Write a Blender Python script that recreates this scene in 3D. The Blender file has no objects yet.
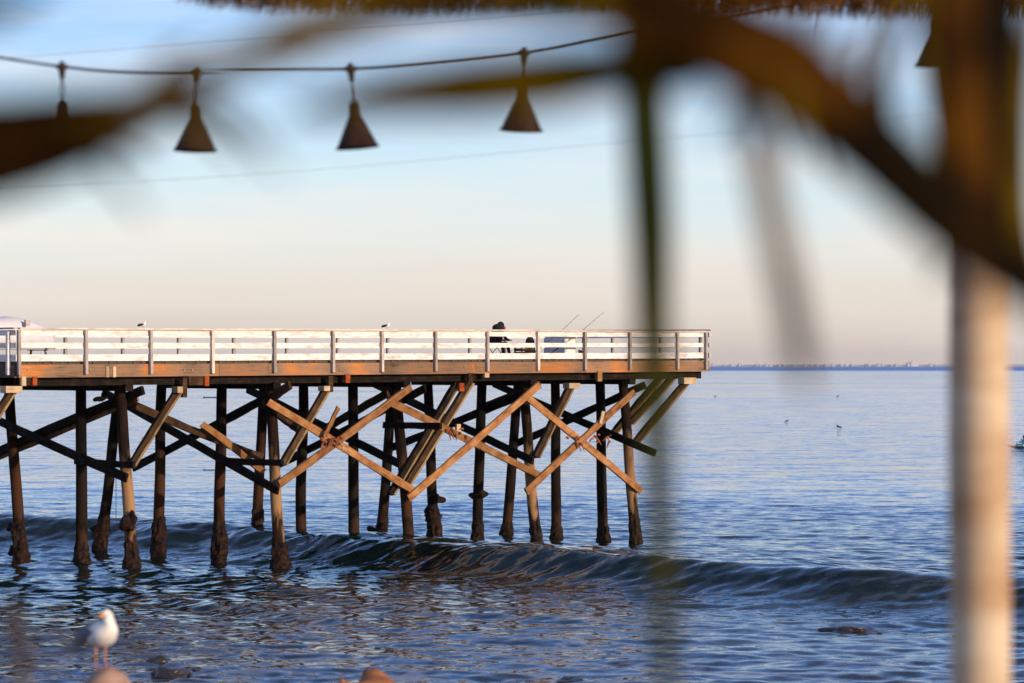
import bpy, bmesh, math, random
import numpy as np
from mathutils import Vector, Matrix, noise
R = math.radians
rnd = random.Random(7)
sc = bpy.context.scene
COL = sc.collection

# ------------------------------------------------------------------ camera
F = 1024 * 100 / 36.0            # focal length in pixels (100 mm lens)
HZ = 365.4                       # eye-level row
CAMZ = 6.5
cam = bpy.data.cameras.new('camera'); camo = bpy.data.objects.new('camera', cam)
COL.objects.link(camo); sc.camera = camo
camo.location = (0, 0, CAMZ); camo.rotation_euler = (R(90), 0, 0)
cam.lens = 100; cam.sensor_width = 36
cam.shift_y = (HZ - 341.5) / 1024
cam.clip_start = 0.1; cam.clip_end = 60000
cam.dof.use_dof = True; cam.dof.focus_distance = 98; cam.dof.aperture_fstop = 2.35

# ------------------------------------------------------------------ light
SUN_AZ = Vector((0.79, -0.61, 0)).normalized(); SUN_EL = 13
sun = bpy.data.lights.new('sun', 'SUN'); sun.energy = 4.4; sun.angle = R(0.5); sun.color = (1.0, 0.80, 0.58)
suno = bpy.data.objects.new('sun', sun); COL.objects.link(suno)
sd = Vector((SUN_AZ.x * math.cos(R(SUN_EL)), SUN_AZ.y * math.cos(R(SUN_EL)), math.sin(R(SUN_EL))))
suno.rotation_euler = sd.to_track_quat('Z', 'Y').to_euler()
suno.location = sd * 60
sc.view_settings.view_transform = 'Standard'; sc.view_settings.look = 'None'
sc.view_settings.exposure = 0.03; sc.view_settings.gamma = 1
sc.cycles.use_denoising = True
sc.cycles.max_bounces = 6; sc.cycles.sample_clamp_indirect = 4
sc.cycles.caustics_reflective = False; sc.cycles.caustics_refractive = False

w = bpy.data.worlds.new('World'); sc.world = w; w.use_nodes = True
nt = w.node_tree; nt.nodes.clear(); L = nt.links.new
def N(t, **k):
    n = nt.nodes.new(t)
    for a, b in k.items(): setattr(n, a, b)
    return n
tc = N('ShaderNodeTexCoord'); sx = N('ShaderNodeSeparateXYZ'); L(tc.outputs['Generated'], sx.inputs[0])
asn = N('ShaderNodeMath', operation='ARCSINE'); L(sx.outputs['Z'], asn.inputs[0])
# cloud wisps wobble the layer heights
mp = N('ShaderNodeMapping'); mp.inputs['Scale'].default_value = (5, 5, 42); L(tc.outputs['Generated'], mp.inputs[0])
nz = N('ShaderNodeTexNoise'); nz.inputs['Scale'].default_value = 1.0; nz.inputs['Detail'].default_value = 4; nz.inputs['Roughness'].default_value = 0.55
L(mp.outputs[0], nz.inputs['Vector'])
wob = N('ShaderNodeMath', operation='MULTIPLY_ADD'); L(nz.outputs['Fac'], wob.inputs[0]); wob.inputs[1].default_value = 0.028; wob.inputs[2].default_value = -0.014
addm = N('ShaderNodeMath', operation='ADD'); L(asn.outputs[0], addm.inputs[0]); L(wob.outputs[0], addm.inputs[1])
mr = N('ShaderNodeMapRange'); L(addm.outputs[0], mr.inputs[0])
mr.inputs[1].default_value = R(-5); mr.inputs[2].default_value = R(90)
cr = N('ShaderNodeValToRGB'); L(mr.outputs[0], cr.inputs[0])
stops = [(-5, (.62, .52, .48)), (0.0, (.67, .565, .51)), (1.3, (.76, .68, .62)), (2.6, (.69, .73, .75)), (3.8, (.55, .71, .82)),
         (5.2, (.40, .60, .84)), (7.0, (.25, .48, .87)), (10, (.18, .44, .98)), (19, (.09, .32, .95)), (30, (.05, .17, .52)), (45, (.03, .09, .28)), (90, (.025, .075, .25))]
el = cr.color_ramp.elements
for i, (deg, c) in enumerate(stops):
    p = (deg + 5) / 95
    e = el[i] if i < 2 else el.new(p)
    e.position = p; e.color = (*c, 1)
# thin cloud veil
mp2 = N('ShaderNodeMapping'); mp2.inputs['Scale'].default_value = (7, 7, 55); mp2.inputs['Location'].default_value = (3, 1, 2); L(tc.outputs['Generated'], mp2.inputs[0])
nz2 = N('ShaderNodeTexNoise'); nz2.inputs['Detail'].default_value = 5; nz2.inputs['Scale'].default_value = 1; L(mp2.outputs[0], nz2.inputs['Vector'])
cmr = N('ShaderNodeMapRange'); L(nz2.outputs['Fac'], cmr.inputs[0]); cmr.inputs[1].default_value = .44; cmr.inputs[2].default_value = .74; cmr.inputs[3].default_value = 0; cmr.inputs[4].default_value = .55
mixc = N('ShaderNodeMix', data_type='RGBA'); L(cmr.outputs[0], mixc.inputs[0]); L(cr.outputs[0], mixc.inputs[6]); mixc.inputs[7].default_value = (.84, .75, .72, 1)
bg = N('ShaderNodeBackground'); L(mixc.outputs[2], bg.inputs[0]); bg.inputs[1].default_value = 0.97
sky = N('ShaderNodeTexSky', sky_type='NISHITA'); sky.sun_disc = False; sky.sun_elevation = R(SUN_EL)
sky.sun_rotation = math.atan2(SUN_AZ.x, SUN_AZ.y); sky.dust_density = 2
bg2 = N('ShaderNodeBackground'); L(sky.outputs[0], bg2.inputs[0]); bg2.inputs[1].default_value = 0.05
ad = N('ShaderNodeAddShader'); L(bg.outputs[0], ad.inputs[0]); L(bg2.outputs[0], ad.inputs[1])
wo = N('ShaderNodeOutputWorld'); L(ad.outputs[0], wo.inputs[0])

# ------------------------------------------------------------------ materials
def mat(name, build):
    m = bpy.data.materials.new(name); m.use_nodes = True
    t = m.node_tree; t.nodes.clear()
    out = t.nodes.new('ShaderNodeOutputMaterial')
    sh = build(t)
    t.links.new(sh, out.inputs[0])
    return m
def nd(t, typ, ins=None, **k):
    n = t.nodes.new(typ)
    for a, b in k.items(): setattr(n, a, b)
    for a, b in (ins or {}).items():
        if hasattr(b, 'is_output'): t.links.new(b, n.inputs[a])
        else: n.inputs[a].default_value = b
    return n
def ramp(t, fac, stops):
    n = nd(t, 'ShaderNodeValToRGB', {0: fac}); e = n.color_ramp.elements
    for i, (p, c) in enumerate(stops):
        x = e[i] if i < 2 else e.new(p)
        x.position = p; x.color = (*c, 1) if len(c) == 3 else c
    return n.outputs[0]
def simple(name, c1, c2=None, scale=6, rough=.7, bump=.2, stretch=(1, 1, 1), metal=0, spec=.3, detail=5, lo=.35, hi=.65):
    c2 = c2 or tuple(x * .7 for x in c1)
    def b(t):
        co = nd(t, 'ShaderNodeTexCoord').outputs['Object']
        mp = nd(t, 'ShaderNodeMapping', {0: co, 'Scale': stretch}).outputs[0]
        nz = nd(t, 'ShaderNodeTexNoise', {'Vector': mp, 'Scale': scale, 'Detail': detail, 'Roughness': .6}).outputs['Fac']
        col = ramp(t, nz, [(lo, c2), (hi, c1)])
        bp = nd(t, 'ShaderNodeBump', {'Strength': bump, 'Distance': .02, 'Height': nz}).outputs[0]
        return nd(t, 'ShaderNodeBsdfPrincipled', {'Base Color': col, 'Roughness': rough, 'Metallic': metal, 'Specular IOR Level': spec, 'Normal': bp}).outputs[0]
    return mat(name, b)
def timber(name, cols, rough=.85, scale=3.0, grain=26, gmix=.5, spec=.06):
    """wood in UV space: u runs along the member in metres, v around it"""
    def b(t):
        uv = nd(t, 'ShaderNodeTexCoord').outputs['UV']
        rn = nd(t, 'ShaderNodeObjectInfo').outputs['Random']
        off = nd(t, 'ShaderNodeMath', {0: rn, 1: 37.0}, operation='MULTIPLY').outputs[0]
        cb = nd(t, 'ShaderNodeCombineXYZ', {0: off, 1: off, 2: off}).outputs[0]
        ad = nd(t, 'ShaderNodeVectorMath', {0: uv, 1: cb}, operation='ADD').outputs[0]
        mp = nd(t, 'ShaderNodeMapping', {0: ad, 'Scale': (1.0, grain, 1)}).outputs[0]
        g = nd(t, 'ShaderNodeTexNoise', {'Vector': mp, 'Scale': 1.2, 'Detail': 6, 'Roughness': .65}).outputs['Fac']
        big = nd(t, 'ShaderNodeTexNoise', {'Vector': ad, 'Scale': scale, 'Detail': 5, 'Roughness': .6}).outputs['Fac']
        mx = nd(t, 'ShaderNodeMix', {0: gmix, 2: big, 3: g}).outputs[0]
        n = len(cols); col = ramp(t, mx, [(.33 + .34 * i / (n - 1), c) for i, c in enumerate(cols)])
        br = nd(t, 'ShaderNodeMapRange', {0: rn, 3: .72, 4: 1.2}).outputs[0]
        hs = nd(t, 'ShaderNodeHueSaturation', {'Value': br, 'Color': col}).outputs[0]
        bp = nd(t, 'ShaderNodeBump', {'Strength': .5, 'Distance': .015, 'Height': mx}).outputs[0]
        return nd(t, 'ShaderNodeBsdfPrincipled', {'Base Color': hs, 'Roughness': rough, 'Specular IOR Level': spec, 'Normal': bp}).outputs[0]
    return mat(name, b)
def pilemat(name, upper1, upper2, worn, wornamt):
    def b(t):
        co = nd(t, 'ShaderNodeTexCoord').outputs['Object']
        rn = nd(t, 'ShaderNodeObjectInfo').outputs['Random']
        off = nd(t, 'ShaderNodeMath', {0: rn, 1: 37.0}, operation='MULTIPLY').outputs[0]
        cb = nd(t, 'ShaderNodeCombineXYZ', {0: off, 1: off, 2: off}).outputs[0]
        ad = nd(t, 'ShaderNodeVectorMath', {0: co, 1: cb}, operation='ADD').outputs[0]
        g = nd(t, 'ShaderNodeTexNoise', {'Vector': nd(t, 'ShaderNodeMapping', {0: ad, 'Scale': (14, 14, .7)}).outputs[0], 'Scale': 1.0, 'Detail': 6, 'Roughness': .65}).outputs['Fac']
        up = ramp(t, g, [(.35, upper1), (.68, upper2)])
        z = nd(t, 'ShaderNodeSeparateXYZ', {0: co}).outputs[2]
        nb = nd(t, 'ShaderNodeTexNoise', {'Vector': nd(t, 'ShaderNodeMapping', {0: ad, 'Scale': (3, 3, .9)}).outputs[0], 'Scale': 1.2, 'Detail': 4}).outputs['Fac']
        zz = nd(t, 'ShaderNodeMath', {0: nb, 1: 3.2, 2: z}, operation='MULTIPLY_ADD').outputs[0]
        m1 = nd(t, 'ShaderNodeMapRange', {0: zz, 1: 2.8, 2: 3.3}).outputs[0]
        m2 = nd(t, 'ShaderNodeMapRange', {0: zz, 1: 4.3, 2: 5.6, 3: 1, 4: 0}).outputs[0]
        m = nd(t, 'ShaderNodeMath', {0: m1, 1: m2}, operation='MULTIPLY').outputs[0]
        m = nd(t, 'ShaderNodeMath', {0: m, 1: wornamt}, operation='MULTIPLY').outputs[0]
        wc = nd(t, 'ShaderNodeMix', {0: g, 6: (*worn, 1), 7: (worn[0] * .55, worn[1] * .5, worn[2] * .45, 1)}, data_type='RGBA').outputs[2]
        c = nd(t, 'ShaderNodeMix', {0: m, 6: up, 7: wc}, data_type='RGBA').outputs[2]
        bt = nd(t, 'ShaderNodeMapRange', {0: zz, 1: 2.4, 2: 2.9, 3: 1, 4: 0}).outputs[0]
        c = nd(t, 'ShaderNodeMix', {0: bt, 6: c, 7: (.045, .022, .013, 1)}, data_type='RGBA').outputs[2]
        bp = nd(t, 'ShaderNodeBump', {'Strength': .7, 'Distance': .03, 'Height': g}).outputs[0]
        return nd(t, 'ShaderNodeBsdfPrincipled', {'Base Color': c, 'Roughness': .8, 'Specular IOR Level': .06, 'Normal': bp}).outputs[0]
    return mat(name, b)

M_creo = pilemat('creosote_pile', (.003, .003, .003), (.010, .007, .006), (.15, .09, .05), .10)
M_weath = pilemat('weathered_pile', (.005, .0035, .003), (.030, .014, .008), (.42, .24, .12), .95)
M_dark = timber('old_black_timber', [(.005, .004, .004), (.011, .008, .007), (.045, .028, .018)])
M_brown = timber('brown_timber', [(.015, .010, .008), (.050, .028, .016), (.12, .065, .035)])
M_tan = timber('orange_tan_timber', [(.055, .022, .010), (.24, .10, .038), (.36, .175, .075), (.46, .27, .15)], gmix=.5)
M_pale = timber('pale_timber', [(.30, .20, .12), (.50, .36, .23), (.58, .45, .32)])
M_rust = timber('rust_red_timber', [(.12, .02, .008), (.36, .075, .02), (.45, .16, .05)])
M_fascia = timber('fascia_timber', [(.05, .028, .018), (.19, .12, .08), (.27, .16, .10), (.46, .165, .045), (.52, .25, .11)], scale=.6, gmix=.42)
M_deck = timber('deck_timber', [(.05, .04, .035), (.11, .085, .07), (.18, .14, .11)])
M_post = timber('greyed_post_timber', [(.20, .16, .14), (.36, .30, .27), (.50, .44, .41)])
M_white = simple('white_rail_paint', (.70, .67, .66), (.48, .41, .36), scale=2.2, lo=.30, hi=.52, rough=.55, bump=.05, stretch=(1, 1, 3))
M_cap = timber('rail_cap_timber', [(.30, .22, .17), (.55, .45, .38), (.72, .63, .56)])
M_darkcap = timber('dark_rail_cap', [(.03, .025, .022), (.07, .05, .04), (.13, .09, .06)])
M_barn = simple('mussels_and_barnacles', (.042, .017, .009), (.003, .0025, .0025), scale=9, rough=.7, bump=1.0, spec=.12, lo=.38, hi=.7)
M_metal = simple('dark_metal', (.03, .025, .022), (.015, .012, .01), rough=.45, bump=.05)
M_lamp = simple('lamp_shade_brown', (.042, .022, .017), (.022, .012, .010), scale=14, rough=.65, bump=.05, spec=.12)
M_wire = simple('wire_rubber', (.04, .024, .018), (.02, .012, .01), rough=.6, bump=0)
M_cable = simple('grey_cable', (.26, .25, .27), rough=.6, bump=0)

def leafmat(name, cols, tr=.35):
    def b(t):
        co = nd(t, 'ShaderNodeTexCoord').outputs['Object']
        nz = nd(t, 'ShaderNodeTexNoise', {'Vector': co, 'Scale': 9.0, 'Detail': 4}).outputs['Fac']
        c = ramp(t, nz, [(.34 + .32 * i / (len(cols) - 1), q) for i, q in enumerate(cols)])
        d = nd(t, 'ShaderNodeBsdfPrincipled', {'Base Color': c, 'Roughness': .7, 'Specular IOR Level': .04}).outputs[0]
        tt = nd(t, 'ShaderNodeBsdfTranslucent', {0: c}).outputs[0]
        return nd(t, 'ShaderNodeMixShader', {0: tr, 1: d, 2: tt}).outputs[0]
    return mat(name, b)
M_leafdark = leafmat('dark_green_leaf', [(.0025, .0016, .0004), (.007, .0035, .0006), (.022, .009, .0008)], .1)
M_leafgreen = leafmat('olive_green_leaf', [(.010, .015, .003), (.022, .028, .005), (.05, .045, .008)], .2)
M_leafgold = leafmat('golden_dry_leaf', [(.035, .020, .0005), (.10, .060, .001), (.21, .13, .004)])
M_leafbrown = leafmat('brown_dry_leaf', [(.012, .005, .0007), (.042, .016, .0015), (.11, .042, .003)])
M_leafgrey = leafmat('grey_dry_leaf', [(.12, .08, .05), (.22, .15, .10), (.28, .20, .14)])
M_straw = leafmat('thatch_straw', [(.035, .012, .003), (.11, .042, .008), (.26, .11, .025)], .25)

# ------------------------------------------------------------------ mesh helpers
class MB:
    def __init__(s): s.v = []; s.f = []; s.uv = []
    def face(s, idx, uv=None): s.f.append(idx); s.uv.append(uv or [(0, 0)] * len(idx))
    def beam(s, p, q, w, h, nrm):
        """box from p to q; w = thickness along nrm, h = depth across"""
        p, q, nrm = Vector(p), Vector(q), Vector(nrm).normalized()
        a = (q - p); ln = a.length; a.normalize(); c = a.cross(nrm).normalized(); nrm = c.cross(a).normalized()
        b0 = len(s.v)
        for e in (p, q):
            for sa, sb in ((-1, -1), (1, -1), (1, 1), (-1, 1)):
                s.v.append(e + nrm * (w / 2 * sa) + c * (h / 2 * sb))
        o = 0
        for i in range(4):
            j = (i + 1) % 4; wd = w if i % 2 == 0 else h
            s.face([b0 + i, b0 + j, b0 + 4 + j, b0 + 4 + i], [(0, o), (0, o + wd), (ln, o + wd), (ln, o)]); o += wd
        s.face([b0 + 3, b0 + 2, b0 + 1, b0], [(0, 0), (.05, 0), (.05, h), (0, h)])
        s.face([b0 + 4, b0 + 5, b0 + 6, b0 + 7], [(0, 0), (.05, 0), (.05, h), (0, h)])
        return s
    def rough(s, p, q, w, h, nrm, seed, nseg=9):
        p, q, nrm = Vector(p), Vector(q), Vector(nrm).normalized()
        a = (q - p); ln = a.length; a.normalize(); c = a.cross(nrm).normalized(); nrm = c.cross(a).normalized()
        b0 = len(s.v); bow = (noise.noise(Vector((seed, 3, 0)))) * .05
        for i in range(nseg + 1):
            f = i / nseg; e = p + a * (ln * f) + c * (bow * math.sin(math.pi * f))
            for k, (sa, sb) in enumerate(((-1, -1), (1, -1), (1, 1), (-1, 1))):
                j1 = noise.noise(Vector((seed, f * 7, k * 3.0))) * .03; j2 = noise.noise(Vector((seed + 9, f * 9, k * 3.0))) * .012
                endj = (a * (.10 * noise.noise(Vector((seed, k * 2.3, 8)))) if i in (0, nseg) else Vector((0, 0, 0)))
                s.v.append(e + nrm * (w / 2 * sa + j2) + c * ((h / 2 + j1) * sb) + endj)
        for i in range(nseg):
            o = 0; u0, u1 = ln * i / nseg, ln * (i + 1) / nseg
            for k in range(4):
                j = (k + 1) % 4; wd = w if k % 2 == 0 else h; r0 = b0 + i * 4; r1 = r0 + 4
                s.face([r0 + k, r0 + j, r1 + j, r1 + k], [(u0, o), (u0, o + wd), (u1, o + wd), (u1, o)]); o += wd
        s.face([b0 + 3, b0 + 2, b0 + 1, b0], [(0, 0), (.05, 0), (.05, h), (0, h)])
        e = b0 + nseg * 4; s.face([e, e + 1, e + 2, e + 3], [(0, 0), (.05, 0), (.05, h), (0, h)])
        return s
    def tube(s, pts, rad, n=8, caps=True, aspect=1.0):
        pts = [Vector(p) for p in pts]; m = len(pts)
        rad = rad if isinstance(rad, (list, tuple)) else [rad] * m
        b0 = len(s.v); ref = None; ln = 0
        for i, p in enumerate(pts):
            a = (pts[min(i + 1, m - 1)] - pts[max(i - 1, 0)]).normalized()
            if ref is None: ref = a.orthogonal().normalized()
            ref = (ref - a * ref.dot(a)).normalized(); c = a.cross(ref)
            for k in range(n):
                th = 2 * math.pi * k / n
                s.v.append(p + (ref * math.cos(th) + c * math.sin(th) * aspect) * rad[i])
        for i in range(m - 1):
            l2 = ln + (pts[i + 1] - pts[i]).length
            for k in range(n):
                j = (k + 1) % n
                s.face([b0 + i * n + k, b0 + i * n + j, b0 + (i + 1) * n + j, b0 + (i + 1) * n + k],
                       [(ln, k / n), (ln, (k + 1) / n), (l2, (k + 1) / n), (l2, k / n)])
            ln = l2
        if caps:
            s.face([b0 + k for k in range(n)][::-1]); s.face([b0 + (m - 1) * n + k for k in range(n)])
        return s
    def rings(s, rings, caps=True):
        b0 = len(s.v); n = len(rings[0])
        for r in rings: s.v += [Vector(p) for p in r]
        for i in range(len(rings) - 1):
            for k in range(n):
                j = (k + 1) % n
                s.face([b0 + i * n + k, b0 + i * n + j, b0 + (i + 1) * n + j, b0 + (i + 1) * n + k])
        if caps:
            s.face([b0 + k for k in range(n)][::-1]); s.face([b0 + (len(rings) - 1) * n + k for k in range(n)])
        return s
    def lathe(s, prof, n=24, c=(0, 0, 0), caps=True):
        c = Vector(c)
        return s.rings([[c + Vector((r * math.cos(2 * math.pi * k / n), r * math.sin(2 * math.pi * k / n), z)) for k in range(n)] for r, z in prof], caps)
    def ellipsoid(s, c, r, n=14, m=9, rot=None):
        c = Vector(c); rot = rot or Matrix.Identity(3)
        rr = []
        for i in range(m):
            ph = -math.pi / 2 + math.pi * (i + .15) / (m - .7)
            rr.append([c + rot @ Vector((r[0] * math.cos(ph) * math.cos(2 * math.pi * k / n), r[1] * math.cos(ph) * math.sin(2 * math.pi * k / n), r[2] * math.sin(ph))) for k in range(n)])
        return s.rings(rr)
    def build(s, name, m, parent=None, smooth=False, loc=None, bevel=0):
        me = bpy.data.meshes.new(name)
        off = Vector(loc) if loc is not None else Vector((0, 0, 0))
        me.from_pydata([v - off for v in s.v], [], s.f)
        uvl = me.uv_layers.new(name='UVMap'); k = 0
        flat = [c for f in s.uv for uv in f for c in uv]
        uvl.data.foreach_set('uv', flat)
        if smooth: me.polygons.foreach_set('use_smooth', [True] * len(me.polygons))
        me.validate(); me.update()
        o = bpy.data.objects.new(name, me); COL.objects.link(o); o.location = off
        me.materials.append(m)
        if bevel:
            b = o.modifiers.new('bevel', 'BEVEL'); b.width = bevel; b.segments = 2; b.limit_method = 'ANGLE'
        if parent is not None:
            o.parent = parent; o.location = off - parent_loc(parent)
        return o
def parent_loc(o):
    l = Vector(o.location)
    while o.parent is not None: o = o.parent; l += Vector(o.location)
    return l
def tag(o, label=None, cat=None, group=None, kind=None):
    if label: o['label'] = label
    if cat: o['category'] = cat
    if group: o['group'] = group
    if kind: o['kind'] = kind
    return o
def empty(name, loc, label, cat, group=None):
    o = bpy.data.objects.new(name, None); COL.objects.link(o); o.location = loc; o.empty_display_size = .2
    return tag(o, label, cat, group)
def copy_tree(o, parent=None):
    c = o.copy(); COL.objects.link(c); c.parent = parent
    for ch in list(o.children): copy_tree(ch, c)
    return c

# ------------------------------------------------------------------ pixel -> world helpers for things measured on planes
TH = R(42); A0 = Vector(((707 - 512) / F * 106.5, 106.5, 0))
D_ = Vector((-math.cos(TH), -math.sin(TH), 0)); N_ = Vector((-math.sin(TH), math.cos(TH), 0)); UP = Vector((0, 0, 1))
CAM = Vector((0, 0, CAMZ))
def ray(px, py): return Vector(((px - 512) / F, 1, (HZ - py) / F))
def PV(px, py, v=0.0):
    r = ray(px, py); return CAM + r * ((v + N_.dot(A0)) / N_.dot(r))
def PU(px, py, u):
    r = ray(px, py); return CAM + r * ((u + D_.dot(A0)) / D_.dot(r))
def PY(px, py, Y):
    r = ray(px, py); return CAM + r * Y
def uv_of(p): q = Vector(p) - A0; return q.dot(D_), q.dot(N_)
def W(u, v, z): p = A0 + D_ * u + N_ * v; return Vector((p.x, p.y, z))
def zdeck(u): return 6.76 - .005 * u          # top of the deck planks

# ------------------------------------------------------------------ water
def crestY(X):
    xs = np.array([-80, -40, -19.1, -15.5, -11.2, -6, -0.4, 4.5, 9.5, 13.8, 20, 60.])
    ys = np.array([114, 111, 107.5, 105.8, 103.0, 96.5, 89.8, 84.6, 80.2, 77.0, 73, 60.])
    return np.interp(X, xs, ys) + .25 * np.sin(X * .55) + .15 * np.sin(X * 1.7 + 1)
def build_water():
    ys = list(np.arange(46, 132, 0.125)); st = .13
    while ys[-1] < 17200: st *= 1.035; ys.append(ys[-1] + st)
    ys = np.array(ys); nT = 760
    tt = np.linspace(-.36, .36, nT)
    Y, T = np.meshgrid(ys, tt, indexing='ij'); X = T * (Y + 25)
    dy = np.gradient(ys)[:, None] * np.ones_like(X); dx = (Y + 25) * .72 / nT
    step = np.maximum(dy, dx)
    rs = np.random.RandomState(4)
    Z = np.zeros_like(X)
    patch = 1 + .35 * np.sin(X * .13 + Y * .05 + 1) * np.sin(Y * .11 - X * .04)
    near = Y < 1500; 
    for i in range(70):
        lam = .42 * (14 ** (i / 69.0)); k = 2 * math.pi / lam
        th = rs.normal(0, .5); kx, ky = k * math.sin(th), k * math.cos(th)
        a = .0046 * lam ** .45 * rs.uniform(.6, 1.3)
        fade = np.clip((lam / step - 2.5) / 3, 0, 1)
        ph = kx * X + ky * Y + rs.uniform(0, 6.28) + .6 * np.sin(X * .21 * rs.uniform(.5, 1.5) + Y * .17)
        sN = np.sin(ph)
        Z += a * fade * patch * (1 - .42 * np.clip((Y - 96) / 30, 0, 1)) * (sN + .25 * np.cos(2 * ph))
    # long low swells
    Z += .03 * np.sin(Y * .33 + X * .12 + .8 * np.sin(X * .1)) * np.clip((400 - Y) / 300, 0, 1)
    # the standing wave front before it breaks
    s = (Y - crestY(X)) * .76
    amp = .78 + .05 * np.sin(X * .31 + 1.2) + .03 * np.sin(X * .9)
    amp = amp * np.where(X > 14, np.clip(1 - (X - 14) / 80, 0, 1), 1)
    front = np.exp(-np.abs(s / 1.35) ** 1.8); back = np.exp(-(s / 6.5) ** 2)
    Z += amp * np.where(s < 0, front, back) - .12 * np.exp(-((s + 5) / 3.0) ** 2)
    # near small run-up ridges
    for c0, sl, am, wd in ((-15.5, .3, .16, 1.1), (-22, .2, .12, .9)):
        s2 = (Y - crestY(X) - c0 - sl * np.sin(X * .3)) * .8
        Z += am * np.where(s2 < 0, np.exp(-(s2 / wd) ** 2), np.exp(-(s2 / (3 * wd)) ** 2)) * (.6 + .4 * np.sin(X * .22 + c0))
    churn = np.exp(-((s - 4.5) / 3.2) ** 2) * np.clip((9 - X) / 6, 0, 1) * np.clip((X + 16) / 6, 0, 1)
    nR = len(ys)
    verts = np.stack([X, Y, Z], -1).reshape(-1, 3).astype(np.float32)
    idx = np.arange(nR * nT).reshape(nR, nT)
    quads = np.stack([idx[:-1, :-1], idx[:-1, 1:], idx[1:, 1:], idx[1:, :-1]], -1).reshape(-1, 4)
    me = bpy.data.meshes.new('sea'); nf = len(quads)
    me.vertices.add(len(verts)); me.vertices.foreach_set('co', verts.ravel())
    me.loops.add(nf * 4); me.loops.foreach_set('vertex_index', quads.ravel().astype(np.int32))
    me.polygons.add(nf); me.polygons.foreach_set('loop_start', np.arange(0, nf * 4, 4, dtype=np.int32))
    me.polygons.foreach_set('loop_total', np.full(nf, 4, dtype=np.int32))
    me.polygons.foreach_set('use_smooth', np.ones(nf, dtype=bool))
    me.update(); me.validate()
    at = me.attributes.new('churn', 'FLOAT', 'POINT'); at.data.foreach_set('value', churn.ravel().astype(np.float32))
    o = bpy.data.objects.new('sea_water', me); COL.objects.link(o); tag(o, kind='structure')
    def b(t):
        co = nd(t, 'ShaderNodeTexCoord').outputs['Object']
        xyz = nd(t, 'ShaderNodeSeparateXYZ', {0: co}).outputs
        gn = nd(t, 'ShaderNodeNewGeometry').outputs['Normal']
        def M(op, a, b_=0.0, c_=0.0): return nd(t, 'ShaderNodeMath', {0: a, 1: b_, 2: c_}, operation=op).outputs[0]
        def MR(v, a, b_, c_=0.0, d_=1.0): return nd(t, 'ShaderNodeMapRange', {0: v, 1: a, 2: b_, 3: c_, 4: d_}).outputs[0]
        def slope(scale, detail, rough, seed):
            mp = nd(t, 'ShaderNodeMapping', {0: co, 'Scale': scale, 'Location': (seed, seed * 2, 0)}).outputs[0]
            c = nd(t, 'ShaderNodeTexNoise', {'Vector': mp, 'Scale': 1.0, 'Detail': detail, 'Roughness': rough, 'Distortion': .3}).outputs['Color']
            return nd(t, 'ShaderNodeVectorMath', {0: c, 1: (.5, .5, .5)}, operation='SUBTRACT').outputs[0]
        fine = slope((1.6, 4.2, 1), 6, .72, 3.0)          # ripples of a few decimetres
        mid = slope((.26, .60, 1), 9, .76, 11.0)         # waves of metres, with their ripples
        big = slope((.012, .022, 1), 12, .80, 23.0)      # gust patches far out, with waves inside
        farw = MR(xyz[1], 95.0, 165.0); outw = MR(xyz[1], 250.0, 900.0)
        v1 = nd(t, 'ShaderNodeVectorMath', {0: fine, 3: MR(xyz[1], 70.0, 84.0, .44, .62)}, operation='SCALE').outputs[0]
        v2 = nd(t, 'ShaderNodeVectorMath', {0: mid, 3: M('MULTIPLY_ADD', farw, .44, .14)}, operation='SCALE').outputs[0]
        v3 = nd(t, 'ShaderNodeVectorMath', {0: big, 3: M('MULTIPLY', outw, .50)}, operation='SCALE').outputs[0]
        sm = nd(t, 'ShaderNodeVectorMath', {0: nd(t, 'ShaderNodeVectorMath', {0: v1, 1: v2}, operation='ADD').outputs[0], 1: v3}, operation='ADD').outputs[0]
        sm = nd(t, 'ShaderNodeVectorMath', {0: sm, 1: (.22, 1.0, 0)}, operation='MULTIPLY').outputs[0]
        wind = MR(xyz[1], 2900.0, 4700.0)
        bias = M('ADD', M('MULTIPLY_ADD', farw, -.012, -.010), M('MULTIPLY', wind, -.30))
        bv = nd(t, 'ShaderNodeCombineXYZ', {0: 0.0, 1: bias, 2: 0.0}).outputs[0]
        nn = nd(t, 'ShaderNodeVectorMath', {0: nd(t, 'ShaderNodeVectorMath', {0: gn, 1: sm}, operation='ADD').outputs[0], 1: bv}, operation='ADD').outputs[0]
        nn = nd(t, 'ShaderNodeVectorMath', {0: nn}, operation='NORMALIZE').outputs[0]
        # shallow murky, foam-streaked water close to the beach
        fn = nd(t, 'ShaderNodeTexNoise', {'Vector': nd(t, 'ShaderNodeMapping', {0: co, 'Scale': (.55, 1.9, 1)}).outputs[0], 'Scale': 1.0, 'Detail': 9, 'Roughness': .74, 'Distortion': .8}).outputs['Fac']
        zone = MR(xyz[1], 80.0, 58.0)
        ch = nd(t, 'ShaderNodeAttribute', attribute_name='churn').outputs['Fac']
        foam = M('MAXIMUM', M('MULTIPLY', M('MULTIPLY', MR(fn, .52, .62), zone), .55), M('MULTIPLY', M('MULTIPLY', MR(fn, .57, .64), ch), .45))
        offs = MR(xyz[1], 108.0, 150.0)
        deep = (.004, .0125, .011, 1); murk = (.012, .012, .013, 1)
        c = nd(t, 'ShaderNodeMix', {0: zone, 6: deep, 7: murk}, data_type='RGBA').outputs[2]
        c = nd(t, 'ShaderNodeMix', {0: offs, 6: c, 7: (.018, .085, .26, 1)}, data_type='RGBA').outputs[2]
        c = nd(t, 'ShaderNodeMix', {0: wind, 6: c, 7: (.06, .18, .44, 1)}, data_type='RGBA').outputs[2]
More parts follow.
